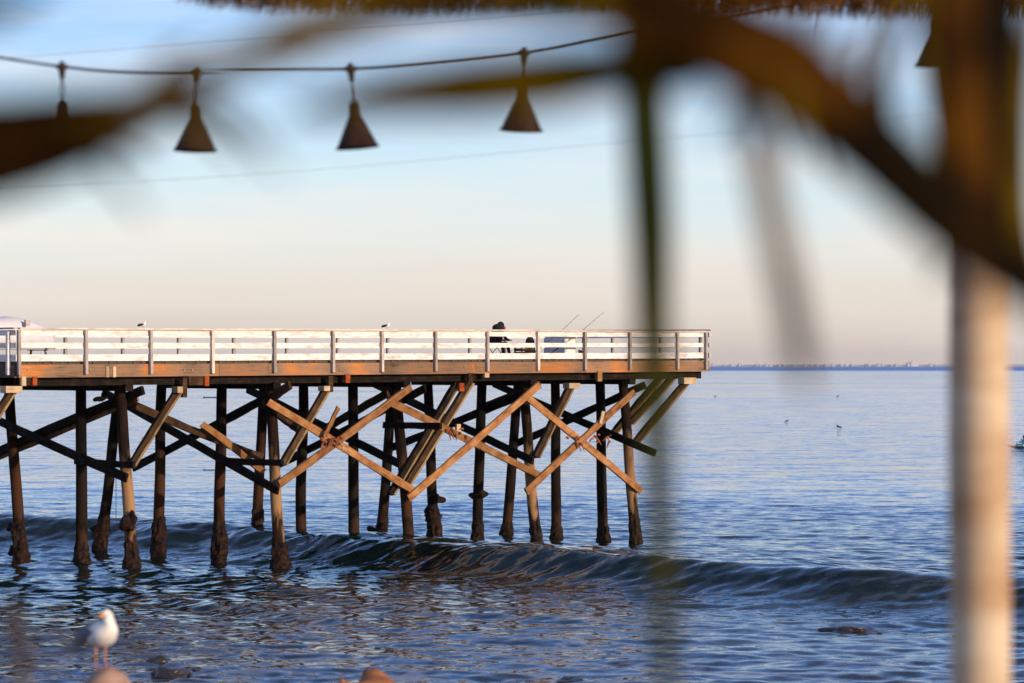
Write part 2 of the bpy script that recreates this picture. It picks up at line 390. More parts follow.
        wat = nd(t, 'ShaderNodeBsdfPrincipled', {'Base Color': c, 'Roughness': .04, 'IOR': 1.333, 'Normal': nn}).outputs[0]
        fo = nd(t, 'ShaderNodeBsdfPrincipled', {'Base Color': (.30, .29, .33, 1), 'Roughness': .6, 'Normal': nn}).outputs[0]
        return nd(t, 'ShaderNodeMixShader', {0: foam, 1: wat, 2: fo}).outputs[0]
    me.materials.append(mat('sea_water', b))
build_water()

# ------------------------------------------------------------------ beach below the camera
def build_beach():
    xs = np.linspace(-40, 40, 120); ys = np.linspace(-30, 56, 130)
    prof_y = [-30, 6, 12, 20, 28, 38, 56]; prof_z = [4.9, 4.9, 4.55, 3.75, 2.5, .6, -1.6]
    mb = MB()
    for y in ys:
        for x in xs:
            z = np.interp(y, prof_y, prof_z)
            z += (.10 * noise.noise(Vector((x * .4, y * .4, 1))) + .03 * noise.noise(Vector((x * 2, y * 2, 4)))) * min(1, max(0, (y - 8) / 6))
            mb.v.append(Vector((x, y, z)))
    n = len(xs)
    for j in range(len(ys) - 1):
        for i in range(n - 1):
            a = j * n + i; mb.face([a, a + 1, a + n + 1, a + n])
    tag(mb.build('beach_sand', simple('wet_sand', (.26, .19, .13), (.13, .09, .06), scale=1.5, bump=.3, rough=.8), smooth=True), kind='structure')
build_beach()

# ------------------------------------------------------------------ far coast (16 km away)
M_coast = simple('coastal_bluff', (.50, .46, .48), (.38, .37, .41), scale=.002, bump=0, rough=1)
def build_coast():
    mb = MB(); n = 240; D = 16000; rows = []
    for i in range(n):
        x = -6500 + 13000 * i / (n - 1)
        h = 7 + 6 * noise.noise(Vector((x * .0012, 3, 0))) + 3 * noise.noise(Vector((x * .006, 7, 0)))
        rows.append([(x, D, -3), (x, D + 40, h * .8), (x, D + 300, h + 3), (x, D + 1500, h + 4), (x, D + 1600, -3)])
    mb.rings(rows); tag(mb.build('far_shore_hills', M_coast, smooth=False), kind='structure')
build_coast()
M_bld = [simple('far_wall_pale', (.66, .60, .57), (.60, .54, .53), scale=.02, bump=0), simple('far_wall_grey', (.50, .48, .52), (.42, .41, .46), scale=.02, bump=0),
         simple('far_wall_buff', (.52, .46, .43), (.46, .42, .41), scale=.02, bump=0)]
def far_block(px, wpx, top, m, label, stepped=False):
    s = 16000 / F; p = PY(px, 366, 15990); x = p.x; wd = wpx * s
    hz = (HZ - top) * s + CAMZ
    mb = MB(); mb.beam((x, 16060, 0), (x, 16060, hz), wd, 120, (1, 0, 0))
    if stepped:
        mb.beam((x - wd * .4, 16050, 0), (x - wd * .4, 16050, hz * .72), wd * 1.1, 90, (1, 0, 0))
        mb.beam((x + wd * .1, 16060, hz), (x + wd * .1, 16060, hz + 6), wd * .4, 40, (1, 0, 0))
    o = mb.build('far_building', m); tag(o, label, 'building', 'buildings on the far shore')
far_block(915, 7, 361.6, M_bld[0], 'tallest white stepped building on the far shore by the horizon, left of the post', True)
for i in range(34):
    px = 712 + i * 6.9 + rnd.uniform(-6, 6)
    if abs(px - 915) < 9: continue
    far_block(px, rnd.uniform(1.0, 5.0), 364.6 - rnd.uniform(0, .9) ** 2, M_bld[rnd.choice([0, 1, 2, 1, 2])], 'tiny low building among the hazy row along the far shore', rnd.random() < .4)

# ------------------------------------------------------------------ PIER
pier = empty('pier', W(12, 3.4, 0), 'long timber fishing pier with white plank railings standing on dark leaning piles in the sea', 'pier')
def fz(u): return zdeck(u) - .05
U_L = uv_of(PV(17.5, 360, 0))[0]             # the corner at the left
VW = 6.8
JOG = 2.2                                   # narrower pier towards the shore
# deck
mb = MB()
def slab(mb, u0, u1, v0, v1, zt, th):
    b0 = len(mb.v)
    for u, v in ((u0, v0), (u1, v0), (u1, v1), (u0, v1)):
        mb.v.append(W(u, v, zt(u))); mb.v.append(W(u, v, zt(u) - th))
    a = [b0 + i for i in range(8)]
    fl = [[a[0], a[2], a[4], a[6]], [a[7], a[5], a[3], a[1]], [a[0], a[1], a[3], a[2]], [a[2], a[3], a[5], a[4]], [a[4], a[5], a[7], a[6]], [a[6], a[7], a[1], a[0]]]
    for f in fl:
        mb.face(f, [(0, 0), (u1 - u0, 0), (u1 - u0, 1), (0, 1)])
uu = 0.0; k = 0
while uu < U_L + 9.9:                        # individual planks across the pier with gaps
    slab(mb, uu + .008, uu + .292, (0.03 + rnd.uniform(0, .03)) if uu < U_L - .2 else JOG + .03, VW - .03, zdeck, .075); uu += .30
mb.build('deck_planks', M_deck, pier)
# fascia boards
near_px = [18, 85, 150, 211.5, 273.5, 332, 381, 434.5, 486.5, 537, 584, 629, 676.5, 705]
near_u = [uv_of(PV(p, 350, -.07))[0] for p in near_px]
joints = [U_L, near_u[3] - .3, near_u[4] + .2, near_u[6], near_u[8] + .5, near_u[10] - .1, 0.0]
for a, b in zip(joints[:-1], joints[1:]):
    zc = lambda u: zdeck(u) - .285
    m = MB(); m.beam(W(a - .006, -.03, zc(a)), W(b + .006, -.03, zc(b)), .09, .40, N_); m.build('fascia_board', M_fascia, pier)
m = MB(); m.beam(W(-.03, -.06, zdeck(0) - .285), W(-.03, VW + .06, zdeck(0) - .285), .09, .40, D_); m.build('fascia_board', M_fascia, pier)
m = MB(); m.beam(W(U_L + .05, .02, zdeck(U_L) - .285), W(U_L + .05, JOG, zdeck(U_L) - .285), .09, .40, D_); m.build('fascia_board', M_deck, pier)
m = MB(); m.beam(W(U_L + .1, JOG - .03, zdeck(U_L) - .285), W(U_L + 10, JOG - .03, zdeck(U_L + 10) - .285), .09, .40, N_); m.build('fascia_board', M_deck, pier)
m = MB(); m.beam(W(0.02, VW + .03, zdeck(0) - .285), W(U_L + 10, VW + .03, zdeck(U_L + 10) - .285), .09, .40, N_); m.build('fascia_board', M_deck, pier)
# stringers under the deck
for v in (.32, 1.1, 2.6, 3.7, 4.8, 5.7, 6.5):
    u1 = U_L - .1 if v < JOG else U_L + 10
    m = MB(); m.beam(W(.06, v, zdeck(0) - .60), W(u1, v, zdeck(u1) - .60), .16, .30, N_); m.build('stringer_beam', M_dark, pier)
# rail posts, boards, caps
RH = 1.015
for i, u in enumerate(near_u):
    m = MB(); m.beam(W(u, -.135, zdeck(u) - .40), W(u + .01, -.13, zdeck(u) + RH - .05), .11, .10, N_)
    m.build('railing_post', M_post if i % 3 or i == 0 else M_cap, pier, bevel=.008)
levels = [(.885, .17), (.50, .155), (.115, .21)]
for a, b in zip(near_u[:-1], near_u[1:]):
    for lv, h in levels:
        j = lambda: rnd.uniform(-.008, .008)
        m = MB(); m.beam(W(a - .01, -.055, zdeck(a) + lv + j()), W(b + .01, -.055, zdeck(b) + lv + j()), .035, h, N_)
        m.build('rail_board', M_white, pier)
for a, b in zip(near_u[:-1:3], near_u[3::3] + [near_u[-1]]):
    m = MB(); m.beam(W(a - .003, -.09, zdeck(a) + RH), W(b + .003, -.09, zdeck(b) + RH + rnd.uniform(-.01, .01)), .20, .05, N_)
    if abs(a - b) > .1: m.build('rail_cap', M_cap, pier)
# near side: a few second posts inside (toe posts)
far_px = [67.5, 125, 181, 236, 289, 340, 390, 438, 472, 508, 548, 588]
far_u = [uv_of(PV(p, 350, VW))[0] for p in far_px]
far_u = [U_L + 8, U_L + 5.6, U_L + 3.2] + far_u
for u in far_u:
    m = MB(); m.beam(W(u, VW + .13, zdeck(u) - .40), W(u, VW + .13, zdeck(u) + RH - .05), .10, .10, N_); m.build('railing_post', M_post, pier)
for a, b in zip(far_u[:-1:2], far_u[2::2]):
    for lv, h in levels:
        m = MB(); m.beam(W(a, VW + .055, zdeck(a) + lv), W(b, VW + .055, zdeck(b) + lv), .035, h, N_); m.build('rail_board', M_white, pier)
m = MB(); m.beam(W(far_u[0], VW + .09, zdeck(far_u[0]) + RH), W(-.1, VW + .09, zdeck(0) + RH), .20, .05, N_); m.build('rail_cap', M_cap, pier)
# end railing
end_v = [uv_of(PU(p, 350, -.1))[1] for p in (700, 660, 612)] + [VW + .05]
for v in end_v:
    m = MB(); m.beam(W(-.13, v, zdeck(0) - .40), W(-.13, v, zdeck(0) + RH - .03), .10, .10, D_); m.build('railing_post', M_post, pier)
for lv, h in levels:
    m = MB(); m.beam(W(-.055, -.1, zdeck(0) + lv), W(-.055, VW + .1, zdeck(0) + lv), .035, h, D_); m.build('rail_board', M_white, pier)
m = MB(); m.beam(W(-.06, -.06, zdeck(0) + RH + .045), W(-.06, VW + .2, zdeck(0) + RH + .095), .16, .045, D_); m.build('rail_cap', M_darkcap, pier)
# shaded return of the railing at the left corner, then railing along the narrow part
for v in (.28, 1.3, JOG):
    m = MB(); m.beam(W(U_L + .16, v, zdeck(U_L) - .40), W(U_L + .16, v, zdeck(U_L) + RH - .05), .10, .11, D_); m.build('railing_post', M_white, pier)
for lv, h in levels:
    m = MB(); m.beam(W(U_L + .08, 0, zdeck(U_L) + lv), W(U_L + .08, JOG, zdeck(U_L) + lv), .035, h, D_); m.build('rail_board', M_white, pier)
    m = MB(); m.beam(W(U_L + .12, JOG - .055, zdeck(U_L) + lv), W(U_L + 10, JOG - .055, zdeck(U_L + 10) + lv), .035, h, N_); m.build('rail_board', M_white, pier)
m = MB(); m.beam(W(U_L + .1, -.1, zdeck(U_L) + RH + .004), W(U_L + .1, JOG, zdeck(U_L) + RH + .004), .20, .05, D_); m.build('rail_cap', M_cap, pier)

# piles: (top px at row 385, base px, kind, growth style)
bents = [
    (636, [(623, 636, 'w', 0), (600, 603, 'c', 1), (555, 556.5, 'c', 1), (518, 506.5, 'c', 1)]),
    (537, [(523, 537, 'w', 0), (482, 477, 'c', 2), (428, 434.5, 'c', 3), (393, 381, 'c', 2)]),
    (410.5, [(396, 410.5, 'm', 4), (353, 354, 'c', 1), (303, 301, 'c', 1), (264, 256, 'm', 3)]),
    (280.5, [(270, 280.5, 'w', 5), (222, 219, 'm', 3), (162, 158, 'm', 3), (120, 100, 'c', 3)]),
    (132.5, [(120, 132.5, 'w', 5), (81, 82, 'c', 5), (9, 21, 'm', 3)]),
]
M_mid = pilemat('half_worn_pile', (.004, .003, .003), (.018, .009, .006), (.16, .07, .035), .4)
PM = {'w': M_weath, 'c': M_creo, 'm': M_mid}
bent_u = []
def growth(pile, p0, p1, r, style, seed):
    """mussel and barnacle sleeve, lumpy, round the waterline"""
    top = {0: 1.2, 1: .7, 2: .95, 3: 1.45, 4: .5, 5: 1.1}[style]; flare = {0: .18, 1: .32, 2: .28, 3: .28, 4: .06, 5: .75}[style]
    mb = MB(); n = 18; rows = []; axis = (p1 - p0)
    nz_ = 26
    for i in range(nz_):
        z = -1.2 + (top + 1.2) * i / (nz_ - 1)
        c = p0 + axis * ((z - p0.z) / axis.z)
        e = 1 - max(0, z) / top
        row = []
        for k in range(n):
            th = 2 * math.pi * k / n; dx_, dy_ = math.cos(th), math.sin(th)
            q = Vector((dx_ * 1.2, dy_ * 1.2, z * 1.7)) + Vector((seed * 3.1, 0, 0))
            lump = noise.noise(q * 1.5) * .5 + noise.noise(q * 4) * .5
            e2 = 1 - max(0, z) / (top * (.85 + .75 * noise.noise(Vector((dx_ * 1.8, dy_ * 1.8, seed * 2.0)))))
            rr = r * .88 + (.035 + .03 * lump) * min(1, max(-.4, e2 * 5)) + r * flare * max(0, e) ** (2.2 if style != 3 else .8) + .10 * lump * max(0, min(1, e2 * 2 + .2))
            if style == 3: rr += .10 * max(0, noise.noise(Vector((dx_, dy_, z * 2.2 + seed * 5))) )
            if i >= nz_ - 2: rr = r * .8
            row.append(c + Vector((dx_ * rr, dy_ * rr, 0)))
        rows.append(row)
    mb.rings(rows, caps=False)
    mb.build('barnacle_growth', M_barn, pile, smooth=False)
pile_objs = {}
seed = 0
for bi, (pn, plist) in enumerate(bents):
    u = uv_of(PV(pn, 540, -.05))[0]; bent_u.append(u)
    for (tp, bp_, kd, gs) in plist:
        seed += 1
        zt = zdeck(u) - .46
        b = PU(bp_, 500, u); b.z = 0
        t = PU(tp, 385, u); ax = (t - b); t = b + ax * ((zt) / ax.z); q = b + ax * (-2.2 / ax.z)
        m = MB(); pts = []; rad = []
        for i in range(15):
            f = i / 14; p = q.lerp(t, f)
            p = p + Vector((noise.noise(Vector((seed, f * 3, 0))), noise.noise(Vector((seed, f * 3, 5))), 0)) * .05
            pts.append(p); rad.append((.205 - .035 * f) * (1 + .05 * noise.noise(Vector((seed, f * 9, 9)))))
        m.tube(pts, rad, n=16)
        po = m.build('pile', PM[kd], pier, smooth=True, loc=(b.x, b.y, 0))
        growth(po, b, t, .20, gs, seed)
        pile_objs[(bi, round(bp_))] = po
    # cap beam across each bent
    m = MB(); v1 = VW - .1; v0 = .12 if bi < 5 else 0
    m.beam(W(u, v0, zdeck(u) - .83), W(u, v1, zdeck(u) - .83), .30, .22, UP.cross(N_)); m.build('cap_beam', M_dark, pier)
# off-frame bents carrying the narrow part
for u in (U_L + 4.4, U_L + 9.0):
    for v in (2.6, 4.5, 6.4):
        m = MB(); m.tube([W(u, v, -2.2), W(u, v, zdeck(u) - .45)], .18, n=14); po = m.build('pile', M_creo, pier, smooth=True, loc=W(u, v, 0))
        growth(po, W(u, v, 0), W(u, v, 5), .19, 1, seed + u)
b6, b5, b4, b3, b2 = bent_u
# vertical bolts ends on the pile at 219
def brace(p, q, m, t=.085, h=.27, nrm=None, name='cross_brace'):
    mb = MB(); mb.rough(p, q, t, h, nrm, p.x + q.z * 3); return mb.build(name, m, pier)
def BT(x0, y0, x1, y1, u, off, m, h=.27):       # brace lying in a bent plane
    brace(PU(x0, y0, u + off), PU(x1, y1, u + off), m, .09, h, D_)
def BL(x0, y0, x1, y1, v, m, h=.25, t=.09, name='cross_brace'):   # brace running along the pier
    brace(PV(x0, y0, v), PV(x1, y1, v), m, t, h, N_, name)
# bent planes
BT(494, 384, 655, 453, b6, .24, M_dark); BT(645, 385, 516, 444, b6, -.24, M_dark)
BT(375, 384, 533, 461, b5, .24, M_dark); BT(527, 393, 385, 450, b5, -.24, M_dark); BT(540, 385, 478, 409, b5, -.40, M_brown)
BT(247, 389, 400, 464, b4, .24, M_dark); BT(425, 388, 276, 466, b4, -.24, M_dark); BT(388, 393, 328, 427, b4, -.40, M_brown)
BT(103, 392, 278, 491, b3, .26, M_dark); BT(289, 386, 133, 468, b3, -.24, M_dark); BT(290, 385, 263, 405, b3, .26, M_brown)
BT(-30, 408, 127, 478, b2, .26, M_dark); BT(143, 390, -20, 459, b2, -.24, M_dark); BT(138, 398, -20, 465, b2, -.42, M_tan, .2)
BT(384, 425, 441, 426, b4, .26, M_dark, .22); BT(226, 461, 283, 463, b3, .28, M_dark, .2); BT(75, 461, 134, 465, b2, .28, M_dark, .2)
# along the near side
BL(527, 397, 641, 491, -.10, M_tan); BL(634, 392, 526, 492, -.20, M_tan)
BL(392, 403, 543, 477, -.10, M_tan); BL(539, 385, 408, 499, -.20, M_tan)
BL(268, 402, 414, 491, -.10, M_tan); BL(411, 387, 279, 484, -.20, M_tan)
BL(127, 402, 262, 458, 3.2, M_brown); BL(202, 424, 264, 472, 2.0, M_tan, .22)
BL(272, 408, 300, 430, .6, M_brown, .3)
M_litedge = timber('olive_lit_edge', [(.10, .065, .03), (.24, .16, .075), (.36, .24, .12)])
# knee braces holding up the stringers between bents
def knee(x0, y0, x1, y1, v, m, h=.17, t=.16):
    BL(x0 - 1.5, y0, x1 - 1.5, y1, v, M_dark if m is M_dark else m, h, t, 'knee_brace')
    BL(x0 + 2.4, y0 + .5, x1 + 2.4, y1 + .5, v - .03, M_litedge, .075, t, 'knee_brace_lit_edge')  # added pale board: colours the knee's right edge as if sunlit
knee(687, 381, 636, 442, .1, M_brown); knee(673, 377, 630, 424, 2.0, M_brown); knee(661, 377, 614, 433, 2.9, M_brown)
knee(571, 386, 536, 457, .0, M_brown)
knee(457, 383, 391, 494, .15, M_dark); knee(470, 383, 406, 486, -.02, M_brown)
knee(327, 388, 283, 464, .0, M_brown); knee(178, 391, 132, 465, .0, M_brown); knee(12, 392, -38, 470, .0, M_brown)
# pale bearing blocks at the knee heads, hanging stubs and rust coloured ends
def block(x0, y0, x1, y1, v, m, name='bearing_block', t=.34):
    a, b = PV(x0, (y0 + y1) / 2, v), PV(x1, (y0 + y1) / 2, v)
    h = abs(PV(x0, y0, v).z - PV(x0, y1, v).z)
    mb = MB(); mb.beam(a, b, t, h, N_); mb.build(name, m, pier, bevel=.012)
block(681, 377.5, 693, 384, .0, M_pale); block(566, 383, 577, 388.5, .0, M_pale); block(321, 386, 327, 391, -.1, M_pale)
block(174.5, 386.5, 180, 393, -.1, M_pale); block(3, 386, 19.5, 393, -.1, M_pale)
for x, y0, y1, mm in ((184, 377.5, 397.5, M_brown), (330, 376, 392, M_brown), (34, 376.5, 385.5, M_rust), (206, 376, 386, M_rust), (347, 374, 383, M_rust),
                      (461, 383, 391.5, M_rust), (470, 373, 386, M_brown), (599, 371, 381.5, M_tan), (23, 376.5, 386, M_pale), (486, 373, 377.5, M_pale)):
    block(x - 2.3, y0, x + 2.3, y1, -.06, mm, 'timber_stub', .12)
block(24, 377, 31, 385.5, .05, M_brown, 'timber_stub', .2); block(187, 376, 203, 385.5, .05, M_brown, 'timber_stub', .2); block(456, 424, 460, 431, .6, M_pale, 'timber_stub', .1)
block(106, 366.5, 109, 377.3, -.09, M_pale, 'timber_stub', .03); block(113, 366.5, 116, 377.3, -.09, M_pale, 'timber_stub', .03)
BL(338, 408, 324, 437, -.32, M_tan, .14, .08, 'broken_brace'); BL(603, 412, 600, 424, -.30, M_pale, .12, .06, 'broken_brace')
# knots of tangled weed / split wood where braces meet
M_split = simple('split_orange_wood', (.40, .11, .03), (.07, .03, .015), scale=8, bump=1)
def splinters(px, py, v, n, seed):
    r = random.Random(seed); mb = MB(); c = PV(px, py, v)
    for i in range(n):
        a = c + D_ * r.uniform(-.45, .45) + UP * r.uniform(-.12, .12)
        b = a + D_ * r.uniform(-.35, .35) + UP * r.uniform(-.42, .1) + N_ * r.uniform(-.12, .05)
        mb.tube([a, a.lerp(b, .5) + UP * .04, b], [.05, .035, .008], n=5)
    mb.build('splintered_wood', M_split, pier)
splinters(331, 440, -.3, 16, 1); splinters(457, 432, -.2, 9, 2); splinters(602, 438, -.3, 8, 3); splinters(576, 440, -.3, 5, 4)
# bolts sticking out of piles
for x, y in ((217, 397.5), (217, 470), (142, 438)):
    p = PU(x, y, b3); q = p + Vector((-.42 if x > 200 else .3, -.05, 0)); m = MB(); m.tube([p, q], .018, n=6); m.tube([q, q + Vector((-.03, 0, 0))], .04, n=6); m.build('bolt', M_metal, pier)
# shelf like mussels clump on the second pile of the fifth bent
def clump(px, py, u, r, seed):
    mb = MB(); c = PU(px, py, u); mb.ellipsoid(c, r, 14, 9)
    for i, v in enumerate(mb.v): v += (v - c) * noise.noise(v * 5 + Vector((seed, 0, 0))) * .8
    mb.build('mussel_clump', M_barn, pier)
clump(481, 494, b5, (.22, .2, .12), 1); clump(473, 496, b5, (.14, .14, .12), 9); clump(431, 515, b5, (.28, .28, .28), 2); clump(436, 499, b5, (.3, .3, .16), 3); clump(15, 550, b2, (.18, .2, .2), 4)
clump(13, 528, b2, (.2, .2, .14), 5); clump(372, 531, b5, (.2, .2, .16), 6); clump(130, 522, b2 + .2, (.22, .2, .28), 7); clump(99, 532, b3, (.3, .25, .3), 8)
# hanging rope between the leaning piles
m = MB(); a = PU(116, 478, b2); m.tube([a, a + Vector((.0, 0, -1.6))], .012, n=5); m.build('rope', M_cable, pier)
# fascia nails
mb = MB()
for x in (464.5, 471.5, 28, 184, 192, 340, 90):
    p = PV(x, 366.5 if x > 400 else 370, -.09); mb.tube([p, p - N_ * .03], .02, n=8)
mb.build('nail_plate', M_pale, pier)

# ------------------------------------------------------------------ things on the pier
# white storage cabinet
def zz(u): return zdeck(u)
cu, cv = uv_of(PV(578, 350, .22)); cab = empty('storage_cabinet', W(cu + .35, cv + .6, zz(cu)), 'white painted storage cabinet with shaded left side, standing behind the pier railing', 'cabinet')
m = MB(); m.beam(W(cu + .35, cv + .55, zz(cu) + .12), W(cu + .35, cv + .55, zz(cu) + .93), .56, 1.05, D_); m.build('cabinet_body', M_white, cab, bevel=.01)
m = MB(); m.beam(W(cu + .35, cv + .55, zz(cu) + .935), W(cu + .35, cv + .55, zz(cu) + .965), .60, 1.10, D_); m.build('cabinet_top', M_white, cab)
m = MB(); m.beam(W(cu + .35, cv + .012, zz(cu) + .2), W(cu + .35, cv + .02, zz(cu) + .88), .46, .03, D_); m.build('cabinet_door', M_white, cab)
for a, b in ((.08, .1), (.62, .1), (.08, 1.0), (.62, 1.0)):
    m = MB(); m.beam(W(cu + a, cv + b, zz(cu)), W(cu + a, cv + b, zz(cu) + .12), .07, .07, D_); m.build('leg', M_white, cab)
# pink bait bucket
bu, bv = uv_of(PV(582, 352, 1.2)); M_pink = simple('pink_plastic', (.62, .30, .22), (.5, .22, .16), bump=0, rough=.4)
bk = empty('bait_bucket', W(bu, bv, zz(bu)), 'small pinkish bucket just right of the white cabinet on the pier', 'bucket')
m = MB(); m.lathe([(.10, .0), (.135, .30), (.145, .30), (.145, .33), (.125, .33), (.095, .03)], 20, W(bu, bv, zz(bu))); m.build('bucket_body', M_pink, bk, smooth=True)
m = MB(); c = W(bu, bv, zz(bu) + .31); m.tube([c + D_ * (.14 * math.cos(a)) + UP * (.13 * math.sin(a)) for a in [math.pi * i / 10 for i in range(11)]], .006, n=5); m.build('handle', M_metal, bk)
# fishing rods leaning on the rail
M_rod = simple('rod_brown', (.13, .07, .05), (.06, .03, .02), rough=.4, bump=0)
def rod(x0, y0, x1, y1, label):
    v = -.02; a = PV(x0, y0, v); b = PV(x1, y1, v - .15); d = (b - a).normalized()
    base = a - d * ((a.z - zz(8) - .02) / d.z); base = base + N_ * .35
    o = empty('fishing_rod', base, label, 'fishing rod', 'fishing rods leaning on the pier rail')
    tip = b; m = MB(); m.tube([base, a, tip], [.013, .011, .004], n=6); m.build('rod_blank', M_rod, o)
    m = MB(); m.tube([base.lerp(a, .05), base.lerp(a, .38)], .022, n=8); m.build('grip', M_metal, o)
    c = base.lerp(a, .45); m = MB(); m.tube([c + D_ * .02 - N_ * .1, c + D_ * .02 - N_ * .03], .045, n=12); m.build('reel', M_metal, o)
    mb = MB()
    for f in (.3, .55, .75, .9, 1):
        p = a.lerp(tip, f); mb.tube([p + Vector((.02 * math.cos(t), 0, .02 * math.sin(t) - .02)) for t in [i * math.pi / 4 for i in range(9)]], .003, n=4, caps=False)
    mb.build('line_guides', M_metal, o)
rod(562.5, 330, 578.5, 314.5, 'thin fishing rod leaning right above the white cabinet, the left and shorter one')
rod(583, 330, 603.5, 312, 'thin fishing rod leaning right past the white cabinet, the right and longer one')
# brown crate and dark backpack
M_crate = simple('brown_crate', (.20, .11, .045), (.10, .05, .02), scale=12); M_cloth = simple('black_cloth', (.012, .012, .014), (.006, .006, .007), scale=20, rough=.9)
ku, kv = uv_of(PV(524, 352, 1.1)); ct = empty('tackle_crate', W(ku, kv, zz(ku)), 'brown tackle crate on the pier deck beside the seated person', 'crate')
m = MB()
for i in range(4):
    zc = zz(ku) + .09 + i * .125
    for s in (-1, 1):
        m.beam(W(ku - .3, kv + s * .2, zc), W(ku + .3, kv + s * .2, zc), .02, .10, N_)
        m.beam(W(ku + s * .29, kv - .19, zc), W(ku + s * .29, kv + .19, zc), .02, .10, D_)
m.build('crate_slats', M_crate, ct)
m = MB(); m.beam(W(ku - .27, kv, zz(ku) + .04), W(ku + .27, kv, zz(ku) + .04), .38, .03, N_); m.build('crate_bottom', M_crate, ct)
m = MB()
for a in (-.265, .265):
    for b in (-.175, .175): m.beam(W(ku + a, kv + b, zz(ku)), W(ku + a, kv + b, zz(ku) + .53), .04, .04, D_)
m.build('corner_posts', M_crate, ct)
su, sv = uv_of(PV(530, 352, 1.75)); bp_o = empty('backpack', W(su, sv, zz(su)), 'dark backpack standing between the brown crate and the white cabinet', 'backpack')
m = MB(); m.rings([[W(su + a * .17 * s, sv + b * .13 * s, zz(su) + h) for a, b in ((1, .6), (.7, 1), (-.7, 1), (-1, .6), (-1, -.6), (-.7, -1), (.7, -1), (1, -.6))] for h, s in ((0, .9), (.08, 1.05), (.48, 1.05), (.70, .85), (.80, .5))]); m.build('pack_body', M_cloth, bp_o, smooth=True)
m = MB(); m.rings([[W(su + a * .12 * s, sv - .13 + b * .05 * s, zz(su) + h) for a, b in ((1, 1), (-1, 1), (-1, -1), (1, -1))] for h, s in ((.05, .9), (.1, 1.1), (.22, 1.1), (.26, .8))]); m.build('front_pocket', simple('brown_cloth', (.12, .06, .03)), bp_o)
m = MB()
for s in (-1, 1): m.tube([W(su + .07 * s, sv + .11, zz(su) + .45), W(su + .09 * s, sv + .2, zz(su) + .35), W(su + .08 * s, sv + .13, zz(su) + .1)], .015, n=6)
m.build('straps', M_cloth, bp_o)

# seated person (faces along the pier towards its end)
def skin_body(name, verts, edges, radii, m, parent, origin):
    me = bpy.data.meshes.new(name); me.from_pydata([Vector(v) - origin for v in verts], edges, [])
    o = bpy.data.objects.new(name, me); COL.objects.link(o)
    sm = o.modifiers.new('skin', 'SKIN'); ss = o.modifiers.new('sub', 'SUBSURF'); ss.levels = 2; ss.render_levels = 2
    for i, r in enumerate(radii):
        me.skin_vertices[0].data[i].radius = (r, r)
    me.skin_vertices[0].data[0].use_root = True
    me.materials.append(m); sm.use_smooth_shade = True
    if parent is not None: o.parent = parent; o.location = origin - parent_loc(parent)
    else: o.location = origin
    return o
pu, pv = uv_of(PV(497, 352, 1.3)); G = zz(pu)
def Q(f, s, h): return W(pu - f, pv + s, G + (h if h < .5 else .5 + (h - .5) * .84))       # f forward (towards the end), s sideways, h up
chair = empty('folding_chair', W(pu, pv, G), 'dark folding chair the hooded person sits on behind the railing', 'chair')
m = MB(); m.beam(Q(-.22, 0, .44), Q(.24, 0, .46), .46, .03, N_); m.build('seat', M_cloth, chair)
m = MB(); m.beam(Q(-.26, 0, .55), Q(-.32, 0, .92), .44, .03, N_); m.build('backrest', M_cloth, chair)
for s in (-.22, .22):
    m = MB(); m.tube([Q(-.33, s, .94), Q(-.22, s, .46), Q(.2, s, 0)], .014, n=6); m.build('leg', M_metal, chair)
    m = MB(); m.tube([Q(.22, s, .45), Q(-.28, s, 0)], .014, n=6); m.build('leg', M_metal, chair)
M_jack = simple('black_jacket', (.012, .012, .014), (.005, .005, .006), scale=15, rough=.9); M_skin = simple('skin', (.50, .26, .18), (.42, .21, .14), bump=0, rough=.5)
M_red = simple('red_knit', (.42, .045, .055), (.24, .02, .03), scale=30, rough=.9); M_jean = simple('dark_jeans', (.02, .025, .045), (.012, .014, .025), scale=30, rough=.9)
per = empty('person', W(pu, pv, G), 'person in a dark hooded jacket and red scarf, seated and leaning forward on the pier', 'person')
bv_ = [Q(-.08, 0, .56), Q(-.03, 0, .78), Q(.06, 0, 1.0), Q(.12, 0, 1.13), Q(.16, 0, 1.20), Q(.18, 0, 1.29), Q(.19, 0, 1.36),
       Q(-.06, .11, .55), Q(.36, .13, .56), Q(.44, .12, .10), Q(.55, .13, .05), Q(-.06, -.11, .55), Q(.38, -.12, .57), Q(.52, -.12, .10), Q(.64, -.12, .05),
       Q(.08, .19, 1.06), Q(.16, .26, .80), Q(.40, .16, .72), Q(.47, .13, .73), Q(.08, -.19, 1.06), Q(.16, -.27, .80), Q(.42, -.15, .72), Q(.50, -.12, .73)]
be = [(0, 1), (1, 2), (2, 3), (3, 4), (4, 5), (5, 6), (0, 7), (7, 8), (8, 9), (9, 10), (0, 11), (11, 12), (12, 13), (13, 14), (3, 15), (15, 16), (16, 17), (17, 18), (3, 19), (19, 20), (20, 21), (21, 22)]
br = [.21, .22, .23, .18, .055, .085, .075, .10, .075, .05, .04, .10, .075, .05, .04, .075, .055, .04, .035, .075, .055, .04, .035]
skin_body('body', bv_, be, br, M_jack, per, W(pu, pv, G))
m = MB(); m.ellipsoid(Q(.17, 0, 1.335), (.135, .13, .15), 18, 11); m.ellipsoid(Q(.05, 0, 1.24), (.21, .2, .15), 18, 11); hood = m.build('hood', M_jack, per, smooth=True)
m = MB(); m.ellipsoid(Q(.235, 0, 1.325), (.07, .075, .10), 16, 10); face = m.build('face', M_skin, per, smooth=True)
m = MB(); m.tube([Q(.30, 0, 1.335), Q(.325, 0, 1.31), Q(.30, 0, 1.30)], [.012, .016, .01], n=6); m.build('nose', M_skin, face)
m = MB()
